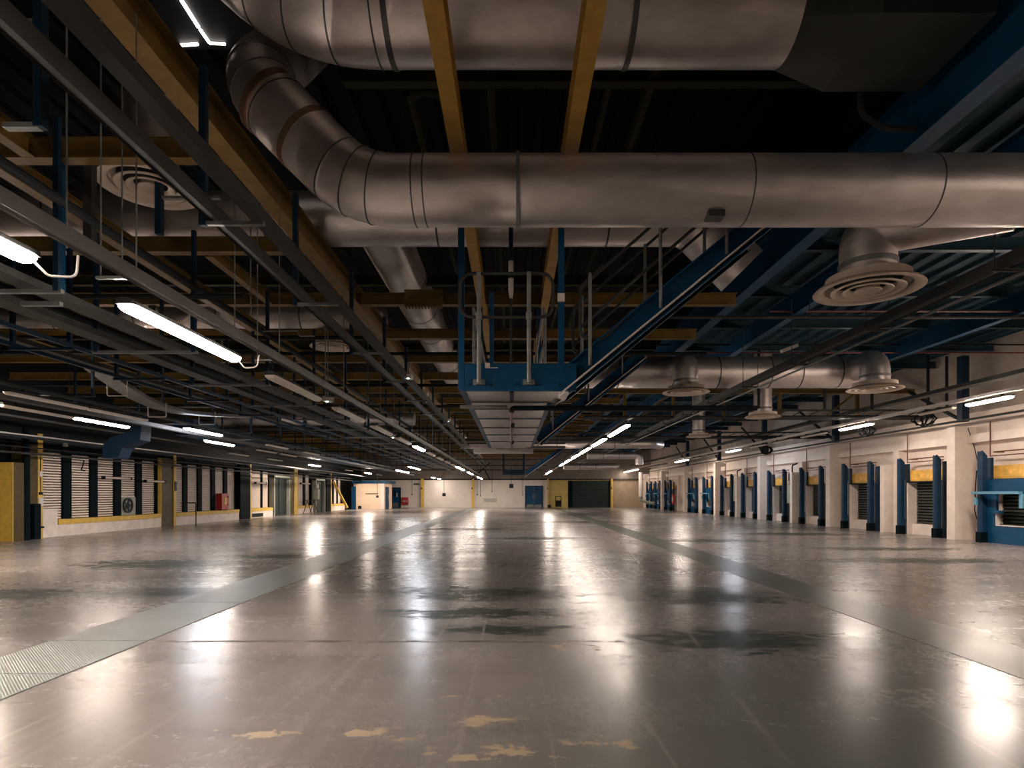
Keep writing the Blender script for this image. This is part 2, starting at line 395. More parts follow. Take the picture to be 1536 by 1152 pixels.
for i, y in enumerate([6.75,12.15,17.6,23,28.5,34,40,46]):
    one(MB().ibeam((-1.9 if i==0 else -15,y,6.0 if i==0 else 5.62),(4.2,y,6.0 if i==0 else 5.62),.12,.2), 'roof_purlin', 'purlin', f'dull green purlin high over the middle of the hall, {ORD[i]} from the camera', 'purlin', 'dull green purlins')
for px, x, lab in ((890,1.1,'thin high pipe running above the front duct'),(940,1.57,'thicker high pipe beside the thin one above the front duct'),(740,-.25,'high pipe between the two yellow hoist beams')):
    one(MB().tube([(x,5.5,6.1),(x,30,6.1)], .045 if x!=1.57 else .07, 10), 'roof_pipe', 'purlin', lab, 'pipe')
one(MB().tube(bend([(-1.25,14,6.3),(-1.25,7.3,6.3),(-.85,7.3,6.3),(-.85,14,6.3)],.2), .06, 10), 'bent_pipe', 'purlin', 'bent pipe curving round beside the yellow hoist beam', 'pipe')
one(MB().tube(bend([(3.62,6.25,6.6),(3.62,6.25,5.35),(3.9,6.25,5.2),(4.2,6.25,5.2)],.2), .03, 10), 'bent_pipe', 'trunk', 'thin pipe dropping beside the deep blue beam', 'pipe')
mb = MB(); a_, b_ = at(607,0,11.05).x, at(664,0,11.05).x
mb.box((a_,11.03,4.86),(b_,11.10,5.16))
for k_ in range(12):
    x_ = a_+(b_-a_)*(k_+.5)/12; mb.box((x_-.012,11.0,4.82),(x_+.012,11.12,4.86)); mb.box((x_-.015,11.02,4.98),(x_+.015,11.03,5.06))
one(mb, 'cable_comb', 'yellow', 'yellow toothed plate bolted on the third yellow cross beam', 'bracket')
# daylight slit of a roof hatch
r = thing('roof_hatch', 'dark roof hatch with bright slits of daylight at its edge', 'hatch', (-2.9,5.0,6.9))
hz = 6.9
pa, pb, pc = at(268,-40,1), at(315,64,1), at(337,66,1)
k = (hz-H)
def onz(px,py): v = at(px,py,1.0); s_ = k/(v.z-H); return Vector((v.x*s_, s_, hz))
P(MB().box((onz(250,60).x-.7, 5.2, hz+.02),(onz(345,60).x+.4, 7.45, hz+.12)), 'frame', 'dark', r)
P(MB().bar(onz(272,0),onz(298,41),.035,.02).bar(onz(300,44),onz(314,64),.03,.02).bar(onz(314,65),onz(338,66),.02,.02), 'daylight_slit', 'slot', r)
P(MB().bar(onz(270,68),onz(297,66),.03,.02), 'daylight_slit', 'slot', r)

# ================================================================ DUCTS
def ring(mb, c, d, r, w=.03, t=.012, n=40):          # a band round a duct at c, axis d
    d = Vector(d).normalized(); c = Vector(c)
    mb.tube([c-d*w/2, c-d*w/2+d*1e-4, c+d*w/2-d*1e-4, c+d*w/2], r, n, True, [r-.01, r+t, r+t, r-.01])
Y1 = 6.0
R1 = .335
c1, c2 = Vector((-1.55,Y1,4.43)), Vector((-2.62,Y1,5.50))
path = bend([(7.8,Y1,4.43), c1, c2, (-2.62,Y1+1.75,7.3)], .95, 7)
d1 = thing('ventilation_duct', 'big silver round duct bending up beside the long yellow beam, nearest whole one', 'duct', (3,Y1,4.1))
# body with a dent near the flange
body = MB().tube([path[0]]+[Vector((7.8-(7.8+1.1)*k/60,Y1,4.43)) for k in range(1,60)]+path[1:], R1, 56)
dent = Vector((-.17,Y1-.15,4.43-R1*.9))
for i, v in enumerate(body.v):
    q = v-dent; g = math.exp(-((q.x/.16)**2+(q.y/.16)**2+(q.z/.16)**2))
    ax = Vector((v.x,Y1,4.43)); body.v[i] = v+(ax-v)*(.28*g)
P(body, 'duct_shell', 'galv', d1, 50)
def band(root, c, d, r, w_, t_, name='seam', m='seam'):
    b_ = MB(); ring(b_, c, d, r, w_, t_); return P(b_, name, m, root)
for x in (-.97,-.86,2.3,4.1,5.3): band(d1, (x,Y1,4.43), (1,0,0), R1, .012, .004)
for k in (2,4,6): 
    q = path[1+k]; band(d1, q, path[2+k]-path[k], R1*1.01, .012, .004)
for k in (1,3,5): q = path[8+1+k]; band(d1, q, path[8+2+k]-path[8+k], R1*1.01, .012, .004)
fl = MB(); ring(fl, (.05,Y1,4.43), (1,0,0), R1, .035, .018); P(fl, 'flange', 'galv2', d1)
for t in (.48,.82): band(d1, c1.lerp(c2, t), c2-c1, R1, .07, .006, 'copper_band', 'copper')
lv = at(1080,333,Y1-.33); P(MB().box((lv.x-.07,Y1-.22,4.43-R1-.012),(lv.x+.09,Y1-.08,4.43-R1+.05)), 'damper_plate', 'seam', d1)

Y2, Z2, R2 = 5.6, 5.93, .47
e1 = Vector((-1.96,Y2,Z2))
path2 = bend([(2.55,Y2,Z2), e1, (-3.2,Y2,Z2+1.24)], 1.7, 8)
d2 = thing('ventilation_duct', 'large silver round duct at the top edge with square box on its end', 'duct', (0,Y2,Z2-R2))
P(MB().tube(path2, R2, 56), 'duct_shell', 'galv', d2, 50)
for k in (0,2,4,6,8): band(d2, path2[1+k], path2[2+k]-path2[k], R2*1.005, .014, .005)
for x in (-1.13,1.08): band(d2, (x,Y2,Z2), (1,0,0), R2, .05, .012, 'strap')
# round to rectangular transition and box
tr = MB(); n = 32; b0 = len(tr.v)
for j in range(n):
    a = 2*PI*j/n; tr.v.append(Vector((2.55,Y2+R2*math.cos(a),Z2+R2*math.sin(a))))
for j in range(n):
    a = 2*PI*j/n; cx_, sy_ = math.cos(a), math.sin(a); m_ = max(abs(cx_),abs(sy_)); tr.v.append(Vector((3.15,Y2+.5*cx_/m_,Z2+.44*sy_/m_)))
for j in range(n): tr.f.append((j,(j+1)%n,(j+1)%n+n,j+n))
P(tr, 'transition', 'boxshade', d2, 20)
P(MB().box((3.15,Y2-.5,Z2-.44),(4.12,Y2+.5,Z2+.44)), 'square_box', 'boxshade', d2)

def duct(label, pts, r, seams=(), rad=.6, n=40, cap=True):
    p = bend(pts, rad) if len(pts) > 2 else [Vector(q) for q in pts]
    t = thing('ventilation_duct', label, 'duct', p[0])
    P(MB().tube(p, r, n), 'duct_shell', 'galv', t, 50)
    if seams:
        a, c = Vector(pts[0]), Vector(pts[1])
        for u in seams: band(t, a.lerp(c,u), c-a, r, .03, .006)
    return t
duct('long silver duct crossing behind the nearest round duct', [(-13.5,9.3,5.66),(2.75,9.3,5.66),(3.55,9.3,4.85)], .40, (.2,.4,.6,.76,.92))
duct('silver duct running lengthwise above the long yellow beam', [(-2.15,9.45,5.75),(-2.15,22,5.75)], .42, (.2,.35,.5,.65,.8))
duct('silver duct over the right aisle feeding two round diffusers', [(1.75,15.4,4.52),(9.45,15.4,4.52)], .40, (.12,.3,.45,.62,.72,.85))
duct('slim silver duct crossing beyond the platform', [(-2.6,30,3.92),(7.0,30,3.92),(7.5,30.6,3.92)], .25, (.2,.5,.8), .3)
duct('short far silver duct ending in a downturned elbow', [(4.6,37,3.78),(7.8,37,3.78),(7.8,37,3.2)], .24, (.3,.6), .3)
duct('farthest low silver duct near the yellow wall', [(3.9,46,3.5),(8.0,46,3.5),(8.0,46.5,3.5)], .24, (.3,.6), .3)
duct('silver duct crossing high over the left services', [(-13,14.6,5.7),(-3.1,14.6,5.7)], .36, (.2,.4,.6,.8))
duct('silver duct across the far left roof', [(-12,24.5,4.45),(-4,24.5,4.45)], .25, (.3,.6))

def diffuser(label, x, y, z, r, neck, elbow=None, group='round ceiling diffusers'):
    t = thing('ceiling_diffuser', label, 'air diffuser', (x,y,z), group)
    c = (x,y,z); k = r/.6
    P(MB().lathe(c, [(.285*k,.20*k),(.40*k,.10*k),(.575*k,.03*k),(.60*k,0),(.585*k,-.008*k),(.50*k,.006*k),(.47*k,.03*k),(.46*k,.16*k)]), 'rim', 'ringtan', t, 40)
    P(MB().lathe(c, [(.315*k,.05*k),(.405*k,.004*k),(.40*k,-.008*k),(.35*k,.0),(.305*k,.04*k)]), 'louvre_ring', 'ringtan', t, 40)
    P(MB().lathe(c, [(.20*k,.05*k),(.275*k,.0),(.27*k,-.012*k),(.235*k,-.004*k),(.19*k,.04*k)]), 'louvre_ring', 'ringtan', t, 40)
    P(MB().lathe(c, [(0.001,.05*k),(.12*k,.05*k),(.15*k,-.005*k),(.14*k,-.012*k),(.09*k,.006*k),(0.001,.008*k)]), 'centre_disc', 'ringtan', t, 40)
    P(MB().lathe(c, [(.0,.12*k),(.455*k,.12*k)]), 'shade_plate', 'dark', t)  # dark sheet standing in for the shade inside the louvre gaps
    top = [(x,y,z+.19*k),(x,y,z+neck)]
    if elbow:
        P(MB().tube(bend(top+elbow, .38, 7), .31*k, 40), 'neck', 'galv', t, 50)
    else: P(MB().tube(top, .30*k, 40), 'neck', 'galv', t, 50)
    cl = MB(); ring(cl, (x,y,z+.30*k), (0,0,1), .31*k, .06, .012); P(cl, 'collar', 'galv2', t)
    return t
diffuser('big round cream diffuser under the nearest silver duct, beside the long grey trunking', 4.29,7.25,3.86,.60,.74,[(5.3,6.32,4.5)])
diffuser('round cream diffuser under an upright elbow on the right aisle duct, nearer the stairs', 4.2,14.55,3.86,.56,.72,[(4.2,15.25,4.58)])
diffuser('round cream diffuser on the outer end of the right aisle duct', 8.66,14.35,3.90,.62,.66,[(8.66,15.2,4.56)])
diffuser('round diffuser on a straight pipe dropping past the cable ladder', 8.0,19.2,3.86,.55,2.0)
diffuser('small distant round diffuser on a straight drop pipe above the right light row', 8.0,25.8,3.86,.53,2.0)
diffuser('farthest round diffuser, low above the right light row', 6.9,31.0,3.86,.50,.35)
diffuser('round cream diffuser high on the left behind grey trunking', -4.22,7.0,4.97,.55,1.0)
diffuser('half hidden round diffuser below the fourth yellow cross beam', -4.4,14.6,4.97,.52,.5)

# ================================================================ PLATFORM AND STAIRS
PY0, PY1 = 7.0, 15.6
def galv_tube(mb, pts, r=.022, n=10): return mb.tube(pts, r, n)
t = thing('suspended_platform', 'blue hung platform with silver underside in the middle of the hall', 'platform', (0,PY0,2.6))
XL_, XR_ = -.60, .46
P(MB().box((XL_+.05,PY0+.05,2.61),(XR_,PY1,2.64)).box((XR_,PY0+.05,2.61),(.68,PY0+.95,2.64)), 'underside', 'plate', t)
for i, y in enumerate([PY0+.85,PY0+1.5,PY0+2.6,PY0+3.9,PY0+5.2,PY0+6.8]):
    P(MB().box((XL_+.05,y,2.596),(XR_,y+.04,2.61)), 'joint_strip', 'galv2', t)
P(MB().box((-.035,PY0+.06,2.592),(.015,PY0+.84,2.61)), 'joint_strip', 'blued', t)
P(MB().prof((XL_,PY0,2.60),(.74,PY0,2.60),[(-.03,0),(.03,0),(.03,.30),(-.03,.30)]).box((XL_-.02,PY0-.03,2.9),(.74,PY0+.05,2.915)), 'fascia', 'blue', t)
P(MB().box((XL_-.02,PY0,2.60),(XL_+.05,PY1,2.82)), 'side_beam', 'blue', t)
P(MB().box((XR_,PY0+.95,2.60),(XR_+.06,PY1,2.82)), 'side_beam', 'blue', t)
for (x, y) in ((-.60,PY0),(.565,PY0),(-.60,PY0+4.3),(.50,PY0+4.3),(-.60,PY1-.1),(.50,PY1-.1)):
    P(MB().box((x-.035,y-.035,2.61),(x+.035,y+.035,BZ-.02)), 'hanger_post', 'blue', t)
bx = MB()
for x in (-.50,-.25,.05,.3,.55): bx.box((x-.012,PY0-.045,2.66),(x+.012,PY0-.03,2.684))
P(bx, 'bolt_heads', 'blued', t)
zt, zm = at(0,413,PY0).z, at(0,478,PY0).z
x0, x1 = at(691,0,PY0).x, at(829,0,PY0).x
yr = PY0-.06
loop = bend([(0,yr,zt),(x1,yr,zt),(x1,yr,zm),(x0,yr,zm),(x0,yr,zt),(0,yr,zt)], .16, 6)
P(MB().tube(loop, .020, 12), 'guard_rail', 'trunk', t)
for px in (719,793):
    x = at(px,0,PY0).x
    p_ = P(MB().tube([(x,yr-.045,zt),(x,yr-.045,2.68)], .025, 12), 'rail_post', 'galv2', t)
    P(MB().box((x-.07,PY0-.045,2.665),(x+.07,PY0-.03,2.73)).box((x-.03,yr-.05,2.66),(x+.03,PY0-.03,2.675)), 'foot_bracket', 'galv2', p_)
    P(MB().lathe((x,yr-.045,zm),[(.02,-.05),(.034,-.04),(.036,.04),(.02,.05)],12), 'clamp', 'galv2', p_)
P(MB().box((.52,PY0-.075,at(0,455,PY0).z),(.60,PY0-.036,at(0,443,PY0).z)), 'switch_box', 'pale', t)
P(MB().box((at(728,0,PY0).x,PY0-.05,2.87),(at(735,0,PY0).x,PY0-.03,2.92)).box((at(728,0,PY0).x,PY0-.05,2.86),(at(747,0,PY0).x,PY0-.03,2.868)), 'cable_bracket', 'pale', t)
P(MB().bar((at(737.5,0,7.3).x,7.3,2.86),(at(737.5,0,7.3).x,7.3,at(0,440,7.3).z),.05,.05), 'inner_post', 'blue', t)
for x, y in ((-.53,8.2),(.44,8.2),(-.53,10),(.40,10),(-.53,12.4),(.40,12.4)):
    P(MB().tube([(x,y,2.8),(x,y,3.9)],.022,8), 'rail_post', 'galv2', t)
for x in (-.53,.42):
    P(MB().tube([(x,PY0+1.1,3.9),(x,PY1,3.9)],.022,8).tube([(x,PY0+1.1,3.4),(x,PY1,3.4)],.022,8), 'guard_rail', 'galv2', t)

# hoist ram in the middle and its pipe
t = thing('hoist_ram', 'slim pale ram hanging between the two blue platform posts', 'hoist', (0,7.5,3.2))
x = at(766.5,0,7.5).x
P(MB().tube([(x,7.5,4.9),(x,7.5,at(0,390,7.5).z)],.028,12), 'rod', 'blued', t)
P(MB().lathe((x,7.5,0),[(.01,at(0,391,7.5).z),(.032,at(0,392,7.5).z),(.033,at(0,412,7.5).z),(.033,at(0,436,7.5).z),(.02,at(0,447,7.5).z),(.01,at(0,448,7.5).z)],16), 'barrel', 'pale', t)
P(MB().lathe((x,7.5,at(0,415,7.5).z),[(.02,-.03),(.045,-.02),(.045,.02),(.02,.03)],12), 'clamp', 'dark', t)
P(MB().tube([(x,7.5,at(0,447,7.5).z),(x,7.5,2.75)],.014,8), 'shaft', 'trunk', t)

def stair(label, y, x0, z0, rise, run, depth=.78, rails=True):
    t = thing('steel_staircase', label, 'stairs', (x0,y,z0))
    d = Vector((run,0,rise)); L = d.length
    for k, yy in enumerate((y, y+depth)):
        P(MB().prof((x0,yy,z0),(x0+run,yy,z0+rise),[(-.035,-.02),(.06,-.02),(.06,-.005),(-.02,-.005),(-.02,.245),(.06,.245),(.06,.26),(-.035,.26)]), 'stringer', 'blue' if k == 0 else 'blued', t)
        P(MB().prof((x0-.08,yy,z0-.085),(x0+run,yy,z0+rise-.02),[(-.05,.045),(.13,.045),(.13,.062),(-.05,.062)]), 'lit_flange', 'pale' if k == 0 else 'trunkl', t)  # pale colour carries the light on the lower flange; farther one darker
    n = int(rise/.19)
    for i in range(1,n+1):
        u = i/(n+1); q = Vector((x0+run*u, y, z0+rise*u+.12))
        P(MB().box((q.x-.11,y+.03,q.z-.015),(q.x+.11,y+depth-.03,q.z+.015)), 'tread', 'trunk', t)
    if rails:
        for yy in (y-.02, y+depth+.02):
            for hgt in (.62, 1.08):
                st_ = Vector((x0+.12,yy,z0+hgt+.12)); en = Vector((x0+run*.78,yy,z0+rise*.78+hgt+.12))
                P(MB().tube([st_,en],.019,10), 'handrail', 'trunk', t)
            P(MB().tube(bend([(x0+.4,yy,z0+1.08+.40),(x0+.13,yy,z0+1.22),(x0+.13,yy,z0+.62),(x0+.4,yy,z0+.62),(x0+.75,yy,z0+.95)],.13),.019,10), 'handrail_end', 'trunk', t)
            for u in (.10,.44,.76):
                q = Vector((x0+run*u,yy-.03,z0+rise*u+.1)); P(MB().tube([q,q+Vector((0,0,1.08))],.021,10), 'rail_post', 'galv2', t)
    return t
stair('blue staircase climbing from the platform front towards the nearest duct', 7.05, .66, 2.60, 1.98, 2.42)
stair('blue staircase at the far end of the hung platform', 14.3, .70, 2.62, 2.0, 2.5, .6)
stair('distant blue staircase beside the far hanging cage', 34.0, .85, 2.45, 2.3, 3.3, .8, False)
# far hanging cage
t = thing('hanging_cage', 'dark blue open cage hanging low before the far wall', 'platform', (0,36,2.3))
a = at(754,712,36); b = at(787,678,36)
P(MB().box((a.x,36,a.z),(b.x,38,a.z+.3)), 'floor_box', 'blued', t)
for x in (a.x+.04,b.x-.04):
    for y in (36.04,37.96): P(MB().bar((x,y,a.z+.3),(x,y,BZ),.09,.09), 'hanger_post', 'blued', t)
P(MB().bar((a.x,36.04,a.z+.9),(b.x,36.04,a.z+.9),.05,.05).bar((a.x,36.04,a.z+1.3),(b.x,36.04,a.z+1.3),.05,.05), 'rail', 'blued', t)
# sprinkler pipe under the platform
t = thing('sprinkler_pipe', 'dark crossing pipe with a red branch running under the silver platform', 'pipe', (0,8.1,2.5))
P(MB().tube(bend([(3.3,8.1,2.56),(0,8.1,2.56),(-.02,8.1,2.50)],.05),.034,12), 'main_pipe', 'dark', t)
r_ = P(MB().tube([(-.02,8.1,2.53),(-.02,15.3,2.53)],.020,10), 'branch_pipe', 'redpipe', t)
for y in (9.6,12.8): P(MB().lathe((-.0,y,2.51),[(.005,-.05),(.03,-.03),(.03,.02),(.01,.03)],10), 'sprinkler_head', 'dark', r_)
one(MB().box((at(690,0,8).x,8.0,2.545),(at(764,0,8).x-.03,8.06,2.585)), 'white_batten', 'trunkl', 'pale bar sticking out under the platform front', 'bar')
one(MB().box((at(790,0,15.8).x,15.75,2.60),(at(848,0,15.8).x,15.83,2.66)), 'white_batten', 'trunkl', 'pale bar under the far end of the platform', 'bar')
one(MB().box((at(690,0,15.9).x+.35,15.9,2.50),(at(800,0,15.9).x,16.4,2.62)), 'duct_box', 'plate', 'pale flat box closing the far end of the platform', 'duct')

# ================================================================ LIGHT FITTINGS
def fitting_proto(name, lens, L_, w=.15, clear=False):
    t = thing(name, '', 'light'); a = w/2
    P(MB().prof((0,0,0),(0,L_,0),[(-a*.92,0),(a*.92,0),(a*.85,.035),(a*.45,.05),(-a*.45,.05),(-a*.85,.035)]), 'housing', 'trunk', t)
    k = 7; pr = [(a*math.cos(PI*i/k), -a*.72*math.sin(PI*i/k)) for i in range(k+1)]
    ml = MB(); st_ = [(0,.55),(.012,.78),(.035,.93),(.07,1),(L_-.07,1),(L_-.035,.93),(L_-.012,.78),(L_,.55)]; m_ = len(pr)
    for y, sc in st_:
        for x, z in pr: ml.v.append(Vector((x*sc, y, z*sc)))
    for i in range(len(st_)-1):
        for j in range(m_): ml.f.append((i*m_+j, i*m_+(j+1)%m_, (i+1)*m_+(j+1)%m_, (i+1)*m_+j))
    ml.f += [tuple(range(m_)), tuple(range((len(st_)-1)*m_, len(st_)*m_))]
    P(ml, 'lens', lens, t, 60)
    for y in (L_*.2, L_*.8): P(MB().box((-.03,y-.02,.05),(.03,y+.02,.10)), 'bracket', 'trunk', t)
    return t
FIT = {}
def fit(kind, L_, loc, label, group, w=.15):
    key = (kind, L_, w)
    nm = 'strip_light'
    if key not in FIT:
        FIT[key] = fitting_proto(nm, {'warm':'warm','cool':'cool','off':'lens','dim':'dim','bright':'bright','soft':'soft'}[kind], L_, w)
        o = FIT[key]; o.location = loc; o['label'] = label; o['group'] = group; return o
    return dup(FIT[key], loc, label, group)
CNT = {}
def rowlab(row, kind):
    s_ = {'bright':'lit warm white','soft':'lit warm white','warm':'lit warm white','cool':'lit cool white','off':'unlit','dim':'faintly lit'}[kind]
    kind = s_; CNT[(row,kind)] = CNT.get((row,kind),-1)+1
    return f'{ORD[CNT[(row,kind)]]} {s_} strip light from camera {row}'
# row beside the long yellow beam
LIT = {1:'warm',2:'warm',7:'cool',12:'soft',13:'soft',15:'soft',16:'soft',19:'warm',20:'warm',21:'warm'}
for k in range(-3, 22):
    y = 1.85+2.78*(k-1) if k < 3 else 4.66+2.735*(k-2)
    kind = LIT.get(k, 'off')
    if k in (-3,-1): kind = 'warm'
    if k in (-2,0): continue
    fit(kind, 1.88, (-3.0,y,2.87), rowlab('in the row beside the long yellow beam', kind), 'strip lights beside the yellow beam')
# central row right of the platform
for k in range(0,11):
    y = 15.6+3.86*k; kind = 'warm' if k in (8,9) else 'soft' if k < 6 else 'off'
    fit(kind, 2.95, (3.0,y,3.2), rowlab('in the row under the far stairs', kind), 'strip lights in the central row')
# row along the docks
for k, (px0, kind) in enumerate(((1518,'bright'),(1432,'off'),(1309,'warm'),(1240,'off'),(1190,'off'),(1150,'off'),(1110,'cool'),(1076,'off'),(1052,'off'),(1032,'warm'),(1000,'off'),(985,'off'),(957,'soft'),(945,'soft'))):
    y = 11.5*900/(px0-769)
    fit(kind, 1.36 if px0 > 1400 else 1.9 if px0 > 1050 else 3.0, (11.5,y,3.66), rowlab('on the trunking along the loading docks', kind), 'strip lights along the docks')
for k, y in enumerate((8.2,2.6,-3.0)):  # extra fittings out of view, added to brighten the dock wall
    fit('bright', 1.36, (11.5,y,3.66), f'added unseen strip light on the dock trunking out of view, {ORD[k]} going back', 'strip lights along the docks')
# rows over the left services and shutters
for row, X, Z, lst in (('in the row over the blue rails', -8.9, 3.2, ((8,'off'),(132,'off'),(278,'cool'),(400,'off'),(455,'off'))),
                       ('in the row along the pale trunking', -10.3, 3.2, ((-175,'bright'),(0,'off'),(110,'warm'),(308,'warm'),(385,'off'),(420,'off'))),  # leading fitting is unseen, lit to brighten the left edge column
                       ('in the row closest to the shutters', -12.4, 3.2, ((342,'off'),(400,'off'),(464,'bright'),(518,'off'),(548,'bright'),(565,'off'))),
                       ('in the far row before the white wall', -7.4, 2.93, ((595,'soft'),(605,'soft'),(648,'warm'),(657,'soft'))),
                       ('in the short row near the pipes', -6.6, 3.15, ((613,'cool'),(623,'soft')))):
    for px, kind in lst:
        y = -X*900/(769-px)
        fit(kind, 2.0, (X,y,Z), rowlab(row, kind), 'strip lights '+row)
# looping flex at the ends of the two near lit fittings, small emergency boxes
for lab, y in (('pale flex looping off the end of the first lit strip light',3.73),('pale flex looping off the end of the second lit strip light',6.55)):
    one(MB().tube(bend([(-3.0,y,2.87),(-2.98,y+.12,2.80),(-2.90,y+.26,2.84),(-2.86,y+.22,2.97)],.06),.008,8), 'flex_cable', 'cable', lab, 'cable')
for i, (px,py,Y) in enumerate(((492,600,10.3),(104,607,13.0),(590,655,16.2),(613,566,12.2),(638,592,15),(672,631,20),(702,666,31),(713,676,36))):
    q = at(px,py,Y); t = thing('emergency_light', f'small pale emergency light box with green glow, {ORD[i]} from the camera', 'light', q, 'emergency lights')
    w_ = .22 if i != 1 else .55
    P(MB().box(q+Vector((-.07,-w_/2,-.03)), q+Vector((.07,w_/2,.05))), 'case', 'pale', t)
    P(MB().lathe(q+Vector((0,-w_*.25,-.03)),[(.0,-.012),(.018,-.01),(.02,.0)],10), 'lamp', 'led', t)
    P(MB().tube([q+Vector((0,0,.05)),q+Vector((0,0,BZ-q.z))],.006,6), 'hanger_rod', 'trunk', t)

# ================================================================ RAILS, TRAYS AND HANGERS ON THE LEFT
def rail(label, x, z, w, h, y0, y1, m, kind='chan', name='cable_trunking', cat='cable trunking'):
    mb = MB()
    if kind == 'chan': mb.chan((x,y0,z),(x,y1,z),w,h,.01,w*.2)
    elif kind == 'lip': mb.prof((x,y0,z),(x,y1,z),[(-w/2,0),(-w*.38,-.02),(-w*.38,0),(w*.38,0),(w*.38,-.02),(w/2,0),(w/2,h),(-w/2,h)])
    elif kind == 'strut': mb.box((x-w/2,y0,z),(x+w/2,y1,z+h))
    else: mb.tube([(x,y0,z),(x,y1,z)], w, 10)
    return one(mb, name, m, label, cat)
rail('dark grey trunking closest below the long yellow beam', -2.20,3.76,.11,.10,-1,58,'trunk')
rail('grey ribbed trunking second below the long yellow beam', -2.45,3.66,.10,.09,-1,58,'trunk','lip')
rail('grey trunking directly over the near strip lights', -2.76,2.97,.085,.07,-1,58,'trunkl','lip')
rail('wide dark cable tray beyond the near strip lights', -4.55,3.34,.20,.07,0,56,'trunk')
rail('brown grey cable tray next beyond the wide dark one', -5.25,3.36,.24,.07,0,56,'trunk')
rail('upper blue strut rail over the left services', -6.2,3.45,.055,.055,0,56,'blued','strut','strut_rail','rail')
rail('lower blue strut rail over the left services', -7.0,3.46,.055,.055,0,56,'blued','strut','strut_rail','rail')
rail('dark cable tray between the blue strut rails and yellow beam', -7.45,3.66,.26,.07,2,56,'trunk')
rail('pale trunking running above the lit lights by the shutters', -9.6,3.20,.13,.09,2,58,'trunkl','lip')
rail('grey trunking carrying the light row over blue rails', -8.9,3.31,.09,.05,2,58,'trunk')
rail('grey trunking carrying the light row along pale trunking', -10.3,3.31,.09,.05,2,58,'trunk')
rail('grey trunking carrying the light row closest to shutters', -12.4,3.31,.09,.05,8,60,'trunk')
rail('pale pipe along the top of the shutters', -13.6,3.02,.05,.05,10,54,'pale','tube','service_pipe','pipe')
rail('grey pipe lowest in front of the shutters', -14.35,2.60,.035,.03,10,54,'trunk','tube','service_pipe','pipe')
rail('thin grey pipe just above the lowest one by the shutters', -14.35,2.78,.025,.03,10,54,'trunk','tube','service_pipe','pipe')
rail('dark pipe over the shutters beside the pale one', -13.0,2.92,.04,.03,10,54,'dark','tube','service_pipe','pipe')
rail('dark pipe bundle between trays and strut rails', -5.8,3.75,.05,.03,2,56,'dark','tube','service_pipe','pipe')
rail('dark pipe above the wide dark cable tray', -4.0,4.0,.045,.03,2,56,'dark','tube','service_pipe','pipe')
# on the right
rail('long dark grey trunking running past the big round diffuser', 5.45,3.90,.16,.12,2,60,'trunk','lip')
rail('slim grey conduit under the long dark trunking', 5.62,3.84,.02,.03,2,60,'trunkl','tube','service_pipe','pipe')
rail('brown grey cable ladder over the dock lights', 11.9,4.2,.3,.1,4,60,'trunk')
rail('grey trunking carrying the dock light row', 11.5,3.77,.12,.07,-6,60,'pale','lip')
rail('dark conduit running along above the cream pillars', 13.35,3.58,.035,.03,4,60,'trunk','tube','service_pipe','pipe')
rail('grey trunking carrying the central light row', 3.0,3.31,.09,.06,15,60,'trunk')

# trapeze hangers, one prototype each
def hanger_proto(kind):
    t = thing('trunking_hanger', '', 'hanger')
    if kind == 'tall':    # for the two rails under the yellow beam
        P(MB().bar((0,0,-.05),(0,0,1.26),.055,.055), 'upright', 'blued', t); P(MB().bar((-.02,0,-.03),(.50,0,-.03),.04,.03), 'arm', 'galv2', t)
    if kind == 'trap':    # for the trays
        for x in (0,1.30): P(MB().bar((x,0,0),(x,0,1.62),.05,.05), 'upright', 'blued', t)
        P(MB().bar((-.05,0,0),(1.35,0,0),.045,.035), 'arm', 'galv2', t)
    if kind == 'blue':
        for x in (0,.8): P(MB().bar((x,0,0),(x,0,1.44),.05,.05), 'upright', 'blued', t)
        P(MB().bar((-.05,0,0),(.85,0,0),.045,.035), 'arm', 'blued', t)
    if kind == 'rod':
        for x in (0,.26): P(MB().tube([(x,0,0),(x,0,1.94)],.006,6), 'rod', 'galv2', t)
        P(MB().bar((-.03,0,0),(.29,0,0),.03,.02), 'arm', 'galv2', t)
    if kind == 'wide':
        for x in (0,2.1): P(MB().bar((x,0,0),(x,0,1.6),.045,.045), 'upright', 'blued', t)
        P(MB().bar((-.05,0,0),(2.15,0,0),.045,.035), 'arm', 'trunk', t)
    if kind == 'right':
        for x in (0,.34): P(MB().tube([(x,0,0),(x,0,1.24)],.008,6), 'rod', 'trunk', t)
        P(MB().bar((-.04,0,0),(.38,0,0),.04,.03), 'arm', 'trunk', t)
    return t
HP = [('tall',(-2.55,3.66),[2.6,4.95,7.05]+[9.5+2.43*k for k in range(14)],'blue upright and grey arm below the yellow beam'),
      ('trap',(-5.55,3.29),[3.6,5.6,8.0]+[10.4+2.43*k for k in range(14)],'dark blue trapeze frame under wide cable trays'),
      ('blue',(-7.0,3.43),[5.2,7.0,8.4]+[10.6+2.43*k for k in range(14)],'blue trapeze frame under the two strut rails'),
      ('rod',(-3.02,2.985),[4.4,7.1]+[9.8+2.735*k for k in range(10)],'pair of thin rods over the near strip light row'),
      ('wide',(-10.5,3.36),[9.6,12.0]+[14.4+2.43*k for k in range(14)],'wide dark trapeze frame over lights by shutters'),
      ('right',(5.30,3.86),[6.6,9.0,11.4]+[13.8+2.43*k for k in range(12)],'thin rod hanger on the long dark trunking past the diffuser')]
for kind, (x,z), ysl, lab in HP:
    proto = hanger_proto(kind)
    for i, y in enumerate(ysl):
        l = f'{lab}, {ORD[i]} from the camera'
        if i == 0: proto.location = (x,y,z); proto['label'] = l; proto['group'] = 'hangers: '+lab
        else: dup(proto, (x,y,z), l, 'hangers: '+lab)
